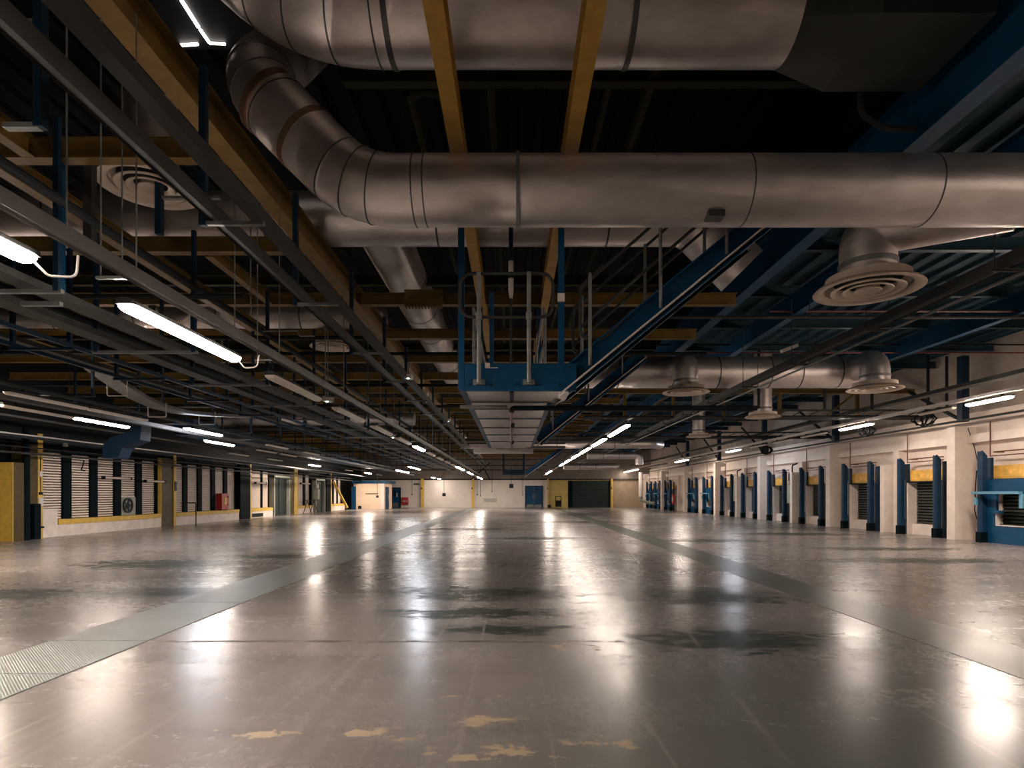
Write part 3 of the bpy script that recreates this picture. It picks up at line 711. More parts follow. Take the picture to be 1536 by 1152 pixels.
# odd near hangers and rods seen against the roof
def strut(px, py0, py1, Y, w, m, label):
    a, b = at(px,py0,Y), at(px,py1,Y); return one(MB().bar(a,b,w,w), 'steel_strut', m, label, 'strut')
strut(61,-60,192,3.6,.055,'blued','dark blue upright crossing the two trunkings at the top corner')
strut(239,272,352,6.9,.07,'blued','short dark blue strut before the round diffuser on the left')
strut(135,248,372,6.5,.09,'trunk','grey upright hanging below the first yellow cross beam')
strut(91,240,455,6.4,.06,'blue','blue upright hanging below the first yellow cross beam')
one(MB().bar(at(8,190,3.6),at(60,190,3.6),.05,.03), 'bracket_arm', 'galv2', 'grey arm at the foot of the top corner upright', 'bracket')
one(MB().bar(at(0,36,3.6),at(60,36,3.6),.05,.03), 'bracket_arm', 'galv2', 'grey arm halfway up the top corner upright', 'bracket')
one(MB().bar(at(33,456,5.9),at(92,456,5.9),.05,.04), 'bracket_arm', 'galv2', 'grey arm at the foot of the blue upright left of the lit light', 'bracket')
one(MB().bar(at(244,297,6.9),at(330,297,6.9),.05,.03), 'bracket_arm', 'galv2', 'grey arm crossing before the round diffuser', 'bracket')
for px, y0, y1, Y, lab in ((183,52,390,5.2,'thin rod dropping from the long yellow beam'),(100,-10,372,4.4,'thin rod in front of the blue upright at the top corner'),(352,255,495,6.6,'thin rod beyond the lit strip light'),(376,245,470,7.0,'thin rod beside the long yellow beam bolt'),(488,385,600,9.2,'thin rod holding an emergency light'),(649,600,690,16,'thin rod far along the yellow beam')):
    one(MB().tube([at(px,y0,Y),at(px,y1,Y)],.007,6), 'hanger_rod', 'galv2', lab, 'rod')
# cross conduits through the left services
for i, (y,z,x0,x1,m) in enumerate(((9.9,3.98,-12,-2.4,'dark'),(12.4,4.3,-12,4,'dark'),(14.9,4.1,-12,-.8,'dark'),(17.2,3.9,-12,-.8,'trunk'),(19.8,4.3,-12,-.8,'dark'),(22.4,3.85,-12,2,'dark'),(25.2,4.0,-12,2,'trunk'),(28.4,3.8,-12,2.5,'dark'),(32.5,3.7,-12,2.5,'dark'),(38,3.6,-12,2.5,'trunk'),(44,3.5,-12,2.5,'dark'),(50,3.4,-12,2.5,'dark'),(7.6,3.9,-12,-3.4,'dark'))):
    one(MB().tube([(x0,y,z),(x1,y,z)],.035,8), 'cross_pipe', m, f'dark pipe crossing above the left cable trays, {ORD[i] if i<12 else "closest"} from the camera' if i<12 else 'dark pipe crossing left just behind the first lit lights', 'pipe', 'pipes crossing the left services')
# tap pipe and valve
one(MB().tube(bend([at(394,497,9.2),at(446,496,9.2),at(450,504,9.2),at(472,504,9.2)],.03),.012,8), 'tap_pipe', 'galv2', 'short bright bent pipe end below the yellow beam', 'pipe')
# sagging tray with its loose brackets
sp = [at(140,553,12.0),at(175,578,12.6),at(205,597,13.2),at(235,611,13.8),at(270,620,14.6),at(310,624,15.6),at(372,627,17.5)]
t = thing('sagging_tray', 'bent pale cable tray sagging below the blue rails', 'cable tray', sp[3])
ms = MB()
for a, b in zip(sp[:-1], sp[1:]): ms.chan(a, b+(b-a)*.02, .42, .07, .012, .0)
P(ms, 'tray', 'trunkl', t)
for q in (sp[1], sp[3], sp[5]):
    P(MB().tube(bend([q+Vector((-.2,0,.10)),q+Vector((-.2,0,-.22)),q+Vector((.22,0,-.22)),q+Vector((.22,0,.10))],.04),.012,8), 'loop_bracket', 'pale', t)
# blue angled duct drop
t = thing('angled_duct', 'flat dark blue duct kinking down before the shutters', 'duct', (-11.6,17.6,2.5))
out = [(212,638),(210,660),(183,672),(177,687),(152.5,687),(155,667),(164,657),(195,646),(198,638)]
md = MB(); n = len(out)
for Y in (17.6,18.1):
    for px,py in out: md.v.append(at(px,py,17.6)+Vector((0,Y-17.6,0)))
md.f = [(i,(i+1)%n,(i+1)%n+n,i+n) for i in range(n)]+[tuple(range(n)),tuple(range(n,2*n))]
P(md, 'duct_shell', 'blued', t)
# dark blue rectangular duct along the left, and junk above cabin
t = thing('rectangular_duct', 'long dark blue rectangular duct above the shutters', 'duct', (-11.0,40,2.9))
P(MB().box((-11.6,20.5,3.42),(-10.9,55,3.95)), 'duct_shell', 'blued', t)
for y in range(22,55,3): P(MB().box((-11.62,y,3.40),(-10.88,y+.05,3.97)), 'flange', 'blue', t)

# ladders across the right aisle
def ladder(label, y, z, x0, x1, h, m='trunk'):
    t = thing('cable_ladder', label, 'cable ladder', ((x0+x1)/2,y,z))
    P(MB().bar((x0,y,z),(x1,y,z),.05,.06).bar((x0,y,z+h),(x1,y,z+h),.05,.06).bar((x0,y+.4,z),(x1,y+.4,z),.05,.06), 'side_rail', m, t)
    r_ = MB(); x = x0+.2; k = 0
    while x < x1-.5:
        r_.bar((x,y,z),(x+.5,y,z+h),.03,.03); r_.bar((x,y,z),(x,y+.4,z),.03,.03); x += .55; k += 1
    P(r_, 'rungs', m, t)
    c_ = MB()
    for k in range(5): c_.tube([(x0,y+.08+.06*k,z+.05),(x1,y+.08+.06*k,z+.05+.02*(k%2))],.022,8)
    P(c_, 'cables', 'dark', t)
    return t
ladder('dark cable ladder crossing the right aisle below the duct', 20.0,3.95,2.4,14.0,.24)
ladder('farther dark cable ladder crossing beyond the first', 26.5,3.9,1.5,14.0,.22)
for i, x in enumerate((3.9,5.6,7.35,9.3,12.0)):
    one(MB().bar((x,20.9,4.0),(x,20.9,4.92),.10,.10), 'yellow_post', 'yellow', f'short yellow post above the cable ladder, {ORD[i]} from the stairs', 'post', 'yellow posts above the ladder')
    one(MB().bar((x-.1,20.9,4.9),(x-1.1,20.9,4.1),.06,.06), 'yellow_brace', 'yellow', f'yellow diagonal brace above the cable ladder, {ORD[i]} from the stairs', 'brace', 'yellow braces above the ladder')
one(MB().ibeam((2,20.9,4.90),(14,20.9,4.90),.15,.15), 'cross_beam', 'yellow', 'yellow beam carried on short posts over the right cable ladder', 'beam')
for i,(py,Y,z,m) in enumerate(((467,12.6,None,'redpipe'),(476,12.6,None,'trunk'),(529,16.4,None,'redpipe'),(517,16.4,None,'dark'))):
    q = at(0,py,Y); one(MB().tube([(2.6 if i != 0 else 5.4,Y,q.z),(14,Y,q.z)],.022 if i != 1 else .035,8), 'cross_pipe', m, ['thin red pipe','grey pipe just below a thin red pipe','farther thin red pipe','dark pipe just above the farther red pipe'][i]+' crossing the right aisle roof', 'pipe')
for i, px in enumerate((1138,1237,1308,1392,1420,1480)):
    q = at(px,0,17.5+i*.2); one(MB().bar((q.x,q.y,3.9),(q.x,q.y,5.6),.06,.06), 'steel_strut', 'dark', f'dark hanging strut over the right aisle, {ORD[i]} from the stairs', 'strut', 'dark struts over the right aisle')
# bracing and posts on the upper right wall
for i in range(1,6):
    y = PIL[i]
    one(MB().bar((13.75,y,3.6),(13.75,y,5.6),.22,.22), 'wall_stanchion', 'blued', f'dark blue stanchion standing above the {ORD[i-1]} full cream pillar', 'post', 'stanchions above the pillars')
    one(MB().bar((13.8,y+.3,3.75),(13.8,y+3.4,5.4),.08,.08), 'wall_brace', 'dark', f'dark diagonal brace on upper wall above the {ORD[i-1]} full cream pillar', 'brace', 'wall braces')
# small pale slanted panel at the upper right
one(MB().bar(at(1172,527,16.2),at(1196,518,16.2),.12,.08), 'roof_panel', 'pale', 'small pale slanted panel under the blue roof', 'panel')

# ================================================================ RIGHT: PILLARS, BEAMS, DOCKS
for i, y in enumerate(PIL):
    one(MB().box((13.5,y,0),(XR+.02,y+.34,3.46)), 'concrete_pillar', 'cream2', f'cream concrete pillar between loading docks, {ORD[i]} along from the camera', 'pillar', 'cream pillars along the docks')
    if i < 7:
        one(MB().box((13.88,y+.34,2.95),(XR+.02,PIL[i]+7.22,3.20)), 'lintel_beam', 'cream2', f'cream lintel beam over the docks in the {ORD[i]} bay from the camera', 'beam', 'cream lintel beams')
        one(MB().box((13.90,y+3.28,0),(XR+.02,y+3.60,2.95)), 'wall_pilaster', 'cream2', f'shallow cream pilaster between docks in the {ORD[i]} bay from the camera', 'pilaster', 'shallow cream pilasters')
        if i not in (5,6): one(MB().box((13.58,y+3.62,0),(XR,y+3.86,2.46)), 'dividing_fin', 'cream2', f'low cream fin beside the farther dock of the {ORD[i]} bay', 'fin', 'low cream fins between docks')

def slats(mb, x, y0, y1, z0, z1, p=.085, axis='x', dep=.018, sgn=-1):   # roller curtain facing the aisle
    n = int((z1-z0)/p); pts = []
    for k in range(n):
        z = z0+k*p; pts += [(0,z),(dep,z+p*.08),(dep,z+p*.68),(0,z+p*.72),(0,z+p*.98)]
    m_ = len(pts); o = len(mb.v)
    for y in (y0,y1):
        for d_,z in pts: mb.v.append(Vector((x+sgn*d_,y,z)))
    for i in range(m_-1): mb.f.append((o+i,o+i+1,o+m_+i+1,o+m_+i))
    mb.box((x,y0,z0),(x+.03*(-sgn),y1,z1)); return mb

XP = 13.6
def dock_proto(kind):
    t = thing('loading_dock', '', 'loading dock'); t.location = (XP,0,0)
    W = .90
    for s_ in (-1,1):
        y = s_*W
        # rounded guide channel with a slanted top
        pr = [(-.085,.10),(-.085,-.04),(-.05,-.09),(.05,-.09),(.085,-.04),(.085,.10)]
        g = MB(); n = len(pr)
        vs = [(b_+.0,y+a_,0) for a_,b_ in pr]+[(b_,y+a_,2.66-(.16 if b_>.05 else 0)-(.0 if b_>-.05 else .05)) for a_,b_ in pr]
        g.add(vs, [(i,(i+1)%n,(i+1)%n+n,i+n) for i in range(n)]+[tuple(range(n)),tuple(range(n,2*n))])
        p_ = P(g, 'guide_post', 'dockblue', t)
        P(MB().box((.22,y-.12+(-.06 if s_<0 else .06),0),(.30,y+.12+(-.06 if s_<0 else .06),2.45)), 'back_plate', 'dockblue', p_)
        P(MB().tube([(.16,y+.02,.55),(.16,y+.02,1.9)],.018,8), 'ram', 'pale', p_)
        P(MB().box((-.10,y-.10,0),(.12,y+.10,.30)), 'buffer', 'navy', p_)
    P(MB().box((.31,-1.16,1.84),(.36,1.16,2.22)), 'header_panel', 'orange', t)
    P(MB().box((.16,-.80,1.79),(.48,.80,1.835)), 'header_bar', 'dark', t)
    P(slats(MB(), .50,-.735,.735,DH0+.005,1.835,.10,dep=.03), 'shutter', 'shutd', t)
    P(MB().box((.33,-.735,0),(.53,.735,.37)), 'sill_block', 'cream2', t)
    for s_ in (-1,1): P(MB().box((.16,min(s_*.735,s_*.80),0),(.53,max(s_*.735,s_*.80),1.79)), 'jamb', 'cream2', t)
    P(MB().tube(bend([(.30,-.80,2.60),(.10,-.80,2.60),(.10,.62,2.60),(.42,.62,2.60)],.06),.018,8).tube([(.25,-.85,2.50),(.25,.9,2.50),(.25,.9,3.5)],.018,8), 'pipe_loop', 'redpipe', t)
    if kind == 'plate':
        P(MB().box((.10,-.82,0),(.17,.82,.52)).box((.10,-.82,1.40),(.17,.82,1.82)).box((.10,-.82,.52),(.17,-.60,1.40)).box((.10,.50,.52),(.17,.82,1.40)), 'raised_plate', 'blue', t)
        P(MB().box((-.22,-.62,1.40),(-.10,1.02,1.47)), 'lifting_bar', 'bluel', t)
        P(MB().box((-.14,-.66,1.02),(-.06,-.54,1.40)).box((-.14,.92,1.08),(-.06,1.02,1.30)), 'lifting_arm', 'bluel', t)
        P(MB().box((.08,-.60,.50),(.19,.50,.53)).box((.08,.47,.52),(.19,.50,.85)), 'edge_trim', 'pale', t)
        P(MB().box((.02,.30,.86),(.14,.52,.93)), 'latch', 'blue', t)
    return t
protos = {}
for yc, kind, b, off in DOCK:
    near = off < 2
    if kind == 'door': continue
    if b == 0 and near: continue
    if b == 0: lab = 'loading dock with blue raised plate and light blue bar, before the first full pillar'
    else:
        lk = 'open loading dock with orange header and dark shutter' if kind == 'open' else 'loading dock closed by a blue raised plate'
        lab = f'{lk}, {"nearer" if near else "farther"} one in the {ORD[b]} bay'
    if kind not in protos:
        protos[kind] = dock_proto(kind); o = protos[kind]; o.location = (XP,yc,0); o['label'] = lab; o['group'] = 'loading docks'
    else: dup(protos[kind], (XP,yc,0), lab, 'loading docks')
# grey personnel door in the sixth bay
yd = PIL[5]+1.75
t = thing('door_2', 'grey personnel door between blue docks far along the dock wall', 'door', (14,yd,0)); t['kind'] = 'structure'
P(MB().box((14.02,yd-.62,0),(14.14,yd-.5,2.2)).box((14.02,yd+.5,0),(14.14,yd+.62,2.2)).box((14.02,yd-.62,2.1),(14.14,yd+.62,2.22)), 'frame', 'cream2', t)
P(MB().box((14.06,yd-.5,0.02),(14.12,yd+.5,2.1)), 'leaf', 'grey', t)
# electrical cabinets and red box
for i,(b,lab) in enumerate(((2,'grey green switch cabinet on the fin between docks of the third bay'),(3,'grey green switch cabinet between docks of the fourth bay'))):
    y = PIL[b]+3.87
    t = thing('switch_cabinet', lab, 'cabinet', (13.7,y,1))
    P(MB().box((13.62,y-.05,.95),(13.9,y+.40,1.85)), 'body', 'cabgrey', t)
    P(MB().box((13.605,y,1.0),(13.62,y+.36,1.8)), 'door', 'cabgrey', t)
    P(MB().box((13.66,y+.02,.30),(13.86,y+.34,.9)), 'socket_box', 'dark', t)
    P(MB().tube(bend([(13.75,y+.1,1.85),(13.75,y+.1,2.8),(14.0,y+.1,2.9)],.1),.03,8), 'conduit', 'dark', t)
    P(MB().box((13.6,y+.18,1.90),(13.75,y+.3,2.05)), 'sounder', 'pale', t)
q = at(1020.5,753,47.6)
t = thing('extinguisher_box', 'red extinguisher box on the dock wall beside the grey door', 'fire equipment', q)
P(MB().box((13.35,49.9,.55),(13.5,50.35,1.35)), 'case', 'red', t); P(MB().box((13.34,49.95,.75),(13.35,50.3,1.15)), 'panel', 'pale', t)
# cable hanging off the near pillar
one(MB().tube([at(1452,642,18.2),at(1462,672,18.2),at(1466,690,18.2)],.012,6), 'hanging_cable', 'dark', 'thin dark cable slanting down beside the first full pillar', 'cable')
one(MB().tube([at(1465,706,17.7),at(1463,735,17.6),at(1462,765,17.6),at(1465,778,17.6)],.015,6), 'hanging_cable', 'dark', 'dark cable looping on the side of the near blue dock', 'cable')
# hanging cable tangle bundles along the right trunking
for i,(px,py,Y) in enumerate(((1150,682,27),(1300,655,21),(1386,640,17.5))):
    q = at(px,py,Y); mb = MB()
    for k in range(10):
        a = random.uniform(0,6.28); pts = []
        for u in range(9):
            w_ = u/8*2*PI; pts.append(q+Vector((.16*math.cos(a)*math.cos(w_)*random.uniform(.7,1.2), .3*math.cos(w_)*random.uniform(.8,1.2), .18*math.sin(w_)*random.uniform(.7,1.2)+.2)))
        mb.tube(pts,.016,6)
    one(mb, 'cable_coil', 'dark', f'dark coil of cable hung by the dock lights, {["farthest","middle","nearest"][i]} of three', 'cable coil', 'cable coils by the dock lights')
# white downpipe and hoses in the far corner
t = thing('downpipe', 'white downpipe with grey bend in the far corner by the docks', 'pipe', at(960,760,58))
x = at(961,0,58).x
P(MB().tube([(x,58,3.5),(x,58,1.15)],.2,16), 'pipe', 'pale', t); P(MB().tube(bend([(x,58,1.15),(x,58,.8),(x+.9,58,.5),(x+1.4,58,.5)],.3),.14,12), 'hose', 'cabgrey', t)

# ================================================================ FAR WALL FITTINGS
def far(px0, py0, px1, py1, d=.06, y=FARY):
    a, b = at(px0,py1,y), at(px1,py0,y); return (a.x,y-d,max(0,a.z)), (b.x,y-.002,b.z)
for i,(p0,p1,lab) in enumerate(((631.5,637,'yellow column on the white far wall next to the red hose cabinet'),(707.5,712,'yellow column in the middle of the white far wall'),(915.5,919.5,'yellow column beside the green roller door'),(820,823.5,'narrow yellow column between white and yellow far walls'))):
    a, b = at(p0+.6,0,FARY), at(p1-.9,0,FARY)
    t = thing('yellow_column', lab, 'column', (a.x,FARY-.3,0), 'yellow columns on the far wall')
    P(MB().ibeam((a.x,FARY-.17,0.02),(a.x,FARY-.17,2.95),.02,.02).box((a.x,FARY-.30,0),(b.x,FARY-.28,2.97)).box((a.x,FARY-.05,0),(b.x,FARY-.01,2.97)).box(((a.x+b.x)/2-.01,FARY-.29,0),((a.x+b.x)/2+.01,FARY-.03,2.97)), 'shaft', 'yellow2', t)
    P(MB().box((a.x-.03,FARY-.32,1.9),((a.x+b.x)/2,FARY-.30,2.05)), 'call_point', 'dark', t)
# blue double door
t = thing('door_1', 'blue double door with silver kick plates on the far white wall', 'door', at(801,761,FARY)); t['kind'] = 'structure'
a, b = far(789,730,813,761.3)
P(MB().box((a[0]-.1,FARY-.10,0),(a[0],FARY,b[2]+.1)).box((b[0],FARY-.10,0),(b[0]+.1,FARY,b[2]+.1)).box((a[0],FARY-.10,b[2]),(b[0],FARY,b[2]+.1)), 'frame', 'blued', t)
mid = (a[0]+b[0])/2
for x0,x1 in ((a[0],mid-.01),(mid+.01,b[0])):
    lf = P(MB().box((x0,FARY-.07,.02),(x1,FARY-.01,b[2])), 'leaf', 'blue', t)
    P(MB().box((x0+.04,FARY-.085,.04),(x1-.04,FARY-.07,.32)), 'kick_plate', 'galv2', lf)
    xh = x1-.12 if x1 < mid+.01 else x0+.06
    P(MB().box((xh,FARY-.11,.95),(xh+.06,FARY-.07,1.35)), 'push_plate', 'galv2', lf)
# green roller door in the yellow wall
t = thing('door_3', 'wide dark green roller door recessed in the yellow far wall', 'door', (xg0,FARY,0)); t['kind'] = 'structure'
P(MB().box((xg0,FARY+.12,0),(xg1,FARY+.2,zg)), 'leaf', 'green', t)
P(MB().box((xg0,FARY-.04,0),(xg0+.45,FARY+.12,zg)), 'jamb', 'navy', t)
P(MB().box((xg1-.12,FARY-.04,0),(xg1,FARY+.12,zg)), 'jamb', 'navy', t)
n = MB()
for k in range(1,6): n.box((xg0+.45,FARY+.10,k*zg/6-.015),(xg1-.12,FARY+.125,k*zg/6+.015))
P(n, 'panel_seams', 'navy', t)
a, b = far(833,744,842,760)
t = thing('notice_frame', 'dark framed board standing against the yellow far wall', 'board', (a[0],FARY,0))
P(MB().box((a[0],FARY-.06,a[2]),(a[0]+.06,FARY,b[2])).box((b[0]-.06,FARY-.06,a[2]),(b[0],FARY,b[2])).box((a[0],FARY-.06,b[2]-.06),(b[0],FARY,b[2])), 'frame', 'dark', t)
P(MB().box((a[0]+.06,FARY-.04,a[2]),(b[0]-.06,FARY-.01,b[2]-.45)), 'board', 'dark', t)
P(MB().box((a[0]+.06,FARY-.03,b[2]-.45),(b[0]-.06,FARY-.01,b[2]-.06)), 'upper_panel', 'tan', t)
a, b = far(821,757,826,761.2,.4); t = thing('floor_box', 'small dark green box on the floor by the narrow yellow column', 'box', (a[0],FARY-.3,0))
P(MB().box(a,b), 'body', 'green', t); P(MB().box((a[0]+.03,a[1]-.02,.12),(b[0]-.03,a[1],.22)), 'lid_strip', 'navy', t)
# red hose cabinet
a, b = far(603,746,612.5,757,.25); t = thing('hose_cabinet', 'red fire hose cabinet on the white far wall', 'fire equipment', (a[0],FARY,a[2]))
P(MB().box(a,b), 'case', 'red', t)
yy = a[1]-.012
for k in range(3): P(MB().box((a[0]+.1+.18*k,yy,a[2]+.28),(a[0]+.2+.18*k,yy+.012,a[2]+.46)), 'white_mark', 'pale', t)
P(MB().lathe(((a[0]+b[0])/2,a[1]-.01,(a[2]+b[2])/2),[(.16,.01),(.17,-.02),(.19,-.02),(.20,.01)],20,'y'), 'reel', 'redpipe', t)
a, b = far(620.5,725,629,727.6,.05); t = thing('wall_sign', 'small dark sign with pale marks high on the white far wall', 'sign', (a[0],FARY,a[2]))
P(MB().box(a,b), 'board', 'dark', t)
for k in range(4): P(MB().box((a[0]+.06+.13*k,a[1]-.005,a[2]+.05),(a[0]+.13+.13*k,a[1],b[2]-.05)), 'pale_mark', 'cabgrey', t)
a, b = far(725,747,746,753.5,.04); t = thing('wall_vent', 'pale vent grille low on the white far wall', 'vent', (a[0],FARY,a[2]))
P(MB().box(a,b), 'frame', 'pale', t); n = MB()
for k in range(6): n.box((a[0]+.05,a[1]-.01,a[2]+.05+.06*k),(b[0]-.05,a[1],a[2]+.08+.06*k))
P(n, 'louvres', 'grey', t)
# pendant switches hanging before the far wall
for i,(px,py0,py1,bx_) in enumerate(((618,715,742,.05),(666,718,742,.16),(716,700,742,.06),(717.5+3,712,744,.0),(738,716,737,.05),(767,716,729,.2),(784,716,742,.05),(566,705,745,.1))):
    Y = 58 if i != 7 else 53
    a, b = at(px,py0-25,Y), at(px,py1,Y)
    t = thing('pendant_cord', f'drop cord with hand switch hanging before the far wall, {ORD[i]} listed from red cabinet' if i<7 else 'drop cord with hand switch hanging before the cream cabin', 'cord', b, 'drop cords')
    lab = ['beside the dark wall sign','with a big box over the white panel','left of the middle yellow column','right of the middle yellow column','over the pale vent','with the largest dark box over bare wall','left of the blue double door','before the cream cabin'][i]
    t['label'] = 'thin drop cord with hand switch hanging '+lab
    P(MB().tube([a,b],.018,6), 'cord', 'dark', t)
    w_ = max(.05,bx_); P(MB().box(b-Vector((w_,w_/2,w_)), b+Vector((w_,w_/2,w_))), 'switch', 'dark', t)
# roof truss braces before the far wall
for i,(p0,p1) in enumerate((((706,720),(735,694)),((735,720),(722,694)))):
    one(MB().bar(at(*p0,60.5),at(*p1,60.5),.12,.12), 'wall_brace', 'dark', ['dark diagonal brace above the white far wall, rising to the right','dark diagonal brace above the white far wall, rising to the left'][i], 'brace')

# ================================================================ CABIN
t = thing('site_cabin', 'cream cabin with blue roof edge in the far corner', 'cabin', (-13,55,0))
c0, c1 = at(530,0,54.8).x, -11.75
P(MB().box((c0,54.8,0),(c1,58.4,2.36)), 'wall', 'cabin', t)
P(MB().box((c0-.1,54.7,2.36),(c1+.35,58.5,2.62)), 'roof_edge', 'blue', t)
P(MB().box((c1-.3,54.77,0),(c1+.02,54.8,2.36)), 'corner_post', 'cream2', t)
P(MB().box((c0-.15,54.74,0),(c0+.25,54.8,2.1)), 'door_edge', 'blue', t)
lf = P(MB().box((c1,55.4,0),(c1+.05,56.8,2.05)), 'door', 'blue', t); P(MB().box((c1+.05,56.4,.9),(c1+.07,56.5,1.3)), 'push_plate', 'pale', lf)
P(MB().tube([(at(548,0,54.7).x,54.72,at(0,740.5,54.7).z),(at(567,0,54.7).x,54.72,at(0,740.5,54.7).z)],.025,6), 'grab_bar', 'trunk', t)
one(MB().lathe(at(539.5,763.5,53.8),[(.0,.3),(.14,.28),(.17,.0),(.0,.0)],12), 'rubbish_bin', 'dark', 'small dark bin at the foot of the cabin wall', 'bin')
# blue double door right of the cabin
a, b = far(582,733,599.5,762,.10)
t = thing('door_4', 'blue door in dark frame between cabin and red hose cabinet', 'door', (a[0],FARY,0)); t['kind'] = 'structure'
lf = P(MB().box(a,b), 'leaf', 'blue', t)
P(MB().box((b[0],FARY-.12,0),(b[0]+.12,FARY,b[2]+.12)).box((a[0],FARY-.12,b[2]),(b[0],FARY,b[2]+.12)), 'frame', 'dark', t)
P(MB().box((a[0]+.2,a[1]-.02,.06),(b[0]-.15,a[1],.5)), 'kick_plate', 'galv2', lf); P(MB().box((b[0]-.32,a[1]-.02,1.1),(b[0]-.2,a[1],1.5)), 'push_plate', 'pale', lf)
P(MB().box((b[0]-.62,a[1]-.01,1.1),(b[0]-.40,a[1],1.85)), 'glazing', 'dark', lf)

# ================================================================ LEFT WALL: COLUMNS, KERBS, SHUTTERS
XK, XS = -15.0, -15.28
def kerb(label, y0, y1):
    t = thing('loading_kerb', label, 'kerb', (XK,(y0+y1)/2,0))
    P(MB().box((XK-.5,y0,0),(XK,y1,.39)), 'kerb_wall', 'kerb', t)
    P(MB().box((XK-.5,y0+.02,.39),(XK+.03,y1-.02,.56)), 'capping', 'yellow2', t)
    return t
kerb('white kerb with yellow capping along the first five shutters', 19.76, 25.6)
kerb('white kerb with yellow capping below the red hydrant box', 26.75, 32.9)
kerb('short white kerb with black slot before the dark door', 34.35, 37.5)
kerb('short white kerb beside the trestle and lit doorway', 42.0, 45.1)
kerb('far white kerb under the yellow diagonal brace', 49.52, 53.6)
one(MB().box((XK,34.55,.06),(XK+.03,36.0,.27)), 'kerb_slot', 'dark', 'black slot plate set in the short white kerb', 'plate')
one(MB().box((XK-.16,19.05,0),(XK+.02,19.75,.92)), 'kerb_block', 'kerb', 'taller white block ending the first kerb beside the yellow column', 'block')
def shutter_proto():
    t = thing('roller_shutter', '', 'shutter')
    P(slats(MB(), 0,0,.92,.575,2.78,.088,sgn=1,dep=.045), 'curtain', 'shut', t)
    P(MB().box((-.02,0,.565),(.04,.92,.60)), 'bottom_bar', 'trunk', t)
    P(MB().box((-.06,0,2.78),(.10,.92,3.08)), 'shade_band', 'navy', t)  # dark band painted in for the shade over the upper slats
    return t
sp_ = None; idx = 0
starts = [19.32,20.64,21.94,23.25,24.56, 26.72,28.0,29.3,30.6,31.9, 34.37,35.31,36.40, 42.6,43.9, 49.7,50.9,52.1]
bays = [5,5,3,2,3]; names_ = ['on the first kerb','on the second kerb beside the hydrant','on the short kerb with black slot','beside the lit doorway','behind the yellow diagonal brace']
k = 0
for b, n in enumerate(bays):
    for i in range(n):
        lab = f'cream slatted roller shutter {names_[b]}, {ORD[i]} from the camera'
        loc = (XS,starts[k],0)
        if sp_ is None: sp_ = shutter_proto(); sp_.location = loc; sp_['label'] = lab; sp_['group'] = 'cream roller shutters'
        else: dup(sp_, loc, lab, 'cream roller shutters')
        if i < n-1 or b == 0 or b == 1:
            y0 = starts[k]+.93; y1 = (starts[k+1] if i < n-1 else starts[k]+1.33)-.01
            if i == n-1: y1 = min(y1, 25.63 if b == 0 else 32.93)
            if y1-y0 > .08: one(MB().box((XS-.1,y0,.565),(XS+.12,y1,3.05)), 'shutter_post', 'navy', f'dark navy post beyond the {ORD[i]} shutter {names_[b]}', 'post', 'navy posts between shutters')
        k += 1
struct(MB().box((XL,10,3.05),(XS+.1,FARY,3.35)), 'trim_4', 'dark')  # dark strip carrying on the shade above the shutters
# columns
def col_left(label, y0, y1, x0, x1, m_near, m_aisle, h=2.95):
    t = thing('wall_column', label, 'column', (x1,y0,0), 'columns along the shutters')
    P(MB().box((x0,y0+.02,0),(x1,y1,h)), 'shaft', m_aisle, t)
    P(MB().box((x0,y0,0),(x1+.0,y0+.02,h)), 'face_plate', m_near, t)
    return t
col_left('broad yellow column at the left edge', 17.6,18.0,-16.2,-14.66,'yellow2','olive',2.33)  # aisle side's dimness is in the olive; height stops where shade starts
one(MB().tube([(-14.72,18.15,0),(-14.72,18.15,3.4)],.10,12), 'stand_pipe', 'navy', 'dark standing pipe between the two yellow columns', 'pipe')
one(MB().box((-14.85,18.45,0),(-14.7,18.7,1.1)), 'guard_box', 'navy', 'dark low box beside the dark standing pipe', 'box')
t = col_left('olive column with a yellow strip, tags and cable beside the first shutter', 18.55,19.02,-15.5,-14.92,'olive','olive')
P(MB().box((-14.92,18.84,0),(-14.90,19.03,3.3)), 'yellow_strip', 'yellow2', t)
P(MB().box((-14.90,18.86,1.95),(-14.87,19.0,2.12)), 'tag', 'pale', t); P(MB().box((-14.90,18.85,1.02),(-14.88,19.02,1.28)), 'tag', 'pale', t)
P(MB().box((-14.90,18.86,1.38),(-14.86,18.98,1.46)), 'socket', 'dark', t); P(MB().tube([(-14.89,18.92,2.6),(-14.89,18.93,1.46)],.012,6), 'cable', 'dark', t)
P(MB().box((-14.92,18.82,.32),(-14.86,19.04,.38)), 'clamp', 'dark', t)
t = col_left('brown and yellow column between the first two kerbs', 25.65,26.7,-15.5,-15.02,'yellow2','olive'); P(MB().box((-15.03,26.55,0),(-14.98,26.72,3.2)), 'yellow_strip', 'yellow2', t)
P(MB().box((-15.0,26.58,1.55),(-14.94,26.72,1.95)), 'control_box', 'green', t)
t = col_left('dark column between the second kerb and the slotted kerb', 32.95,34.2,-15.5,-14.95,'navy','navy'); P(MB().box((-15,34.2,0),(-14.95,34.36,3.2)), 'yellow_strip', 'yellow2', t)
t = col_left('dark column beyond the lit doorway', 48.2,49.35,-15.5,-14.95,'navy','navy'); P(MB().box((-15,49.3,0),(-14.95,49.5,3.2)), 'yellow_strip', 'yellow2', t)
t = col_left('brown column with orange strip beyond the dark door', 40.6,41.9,-15.5,-15.05,'olive','olive'); P(MB().box((-15.06,41.3,0),(-15.0,41.9,3.2)), 'yellow_strip', 'yellow2', t)
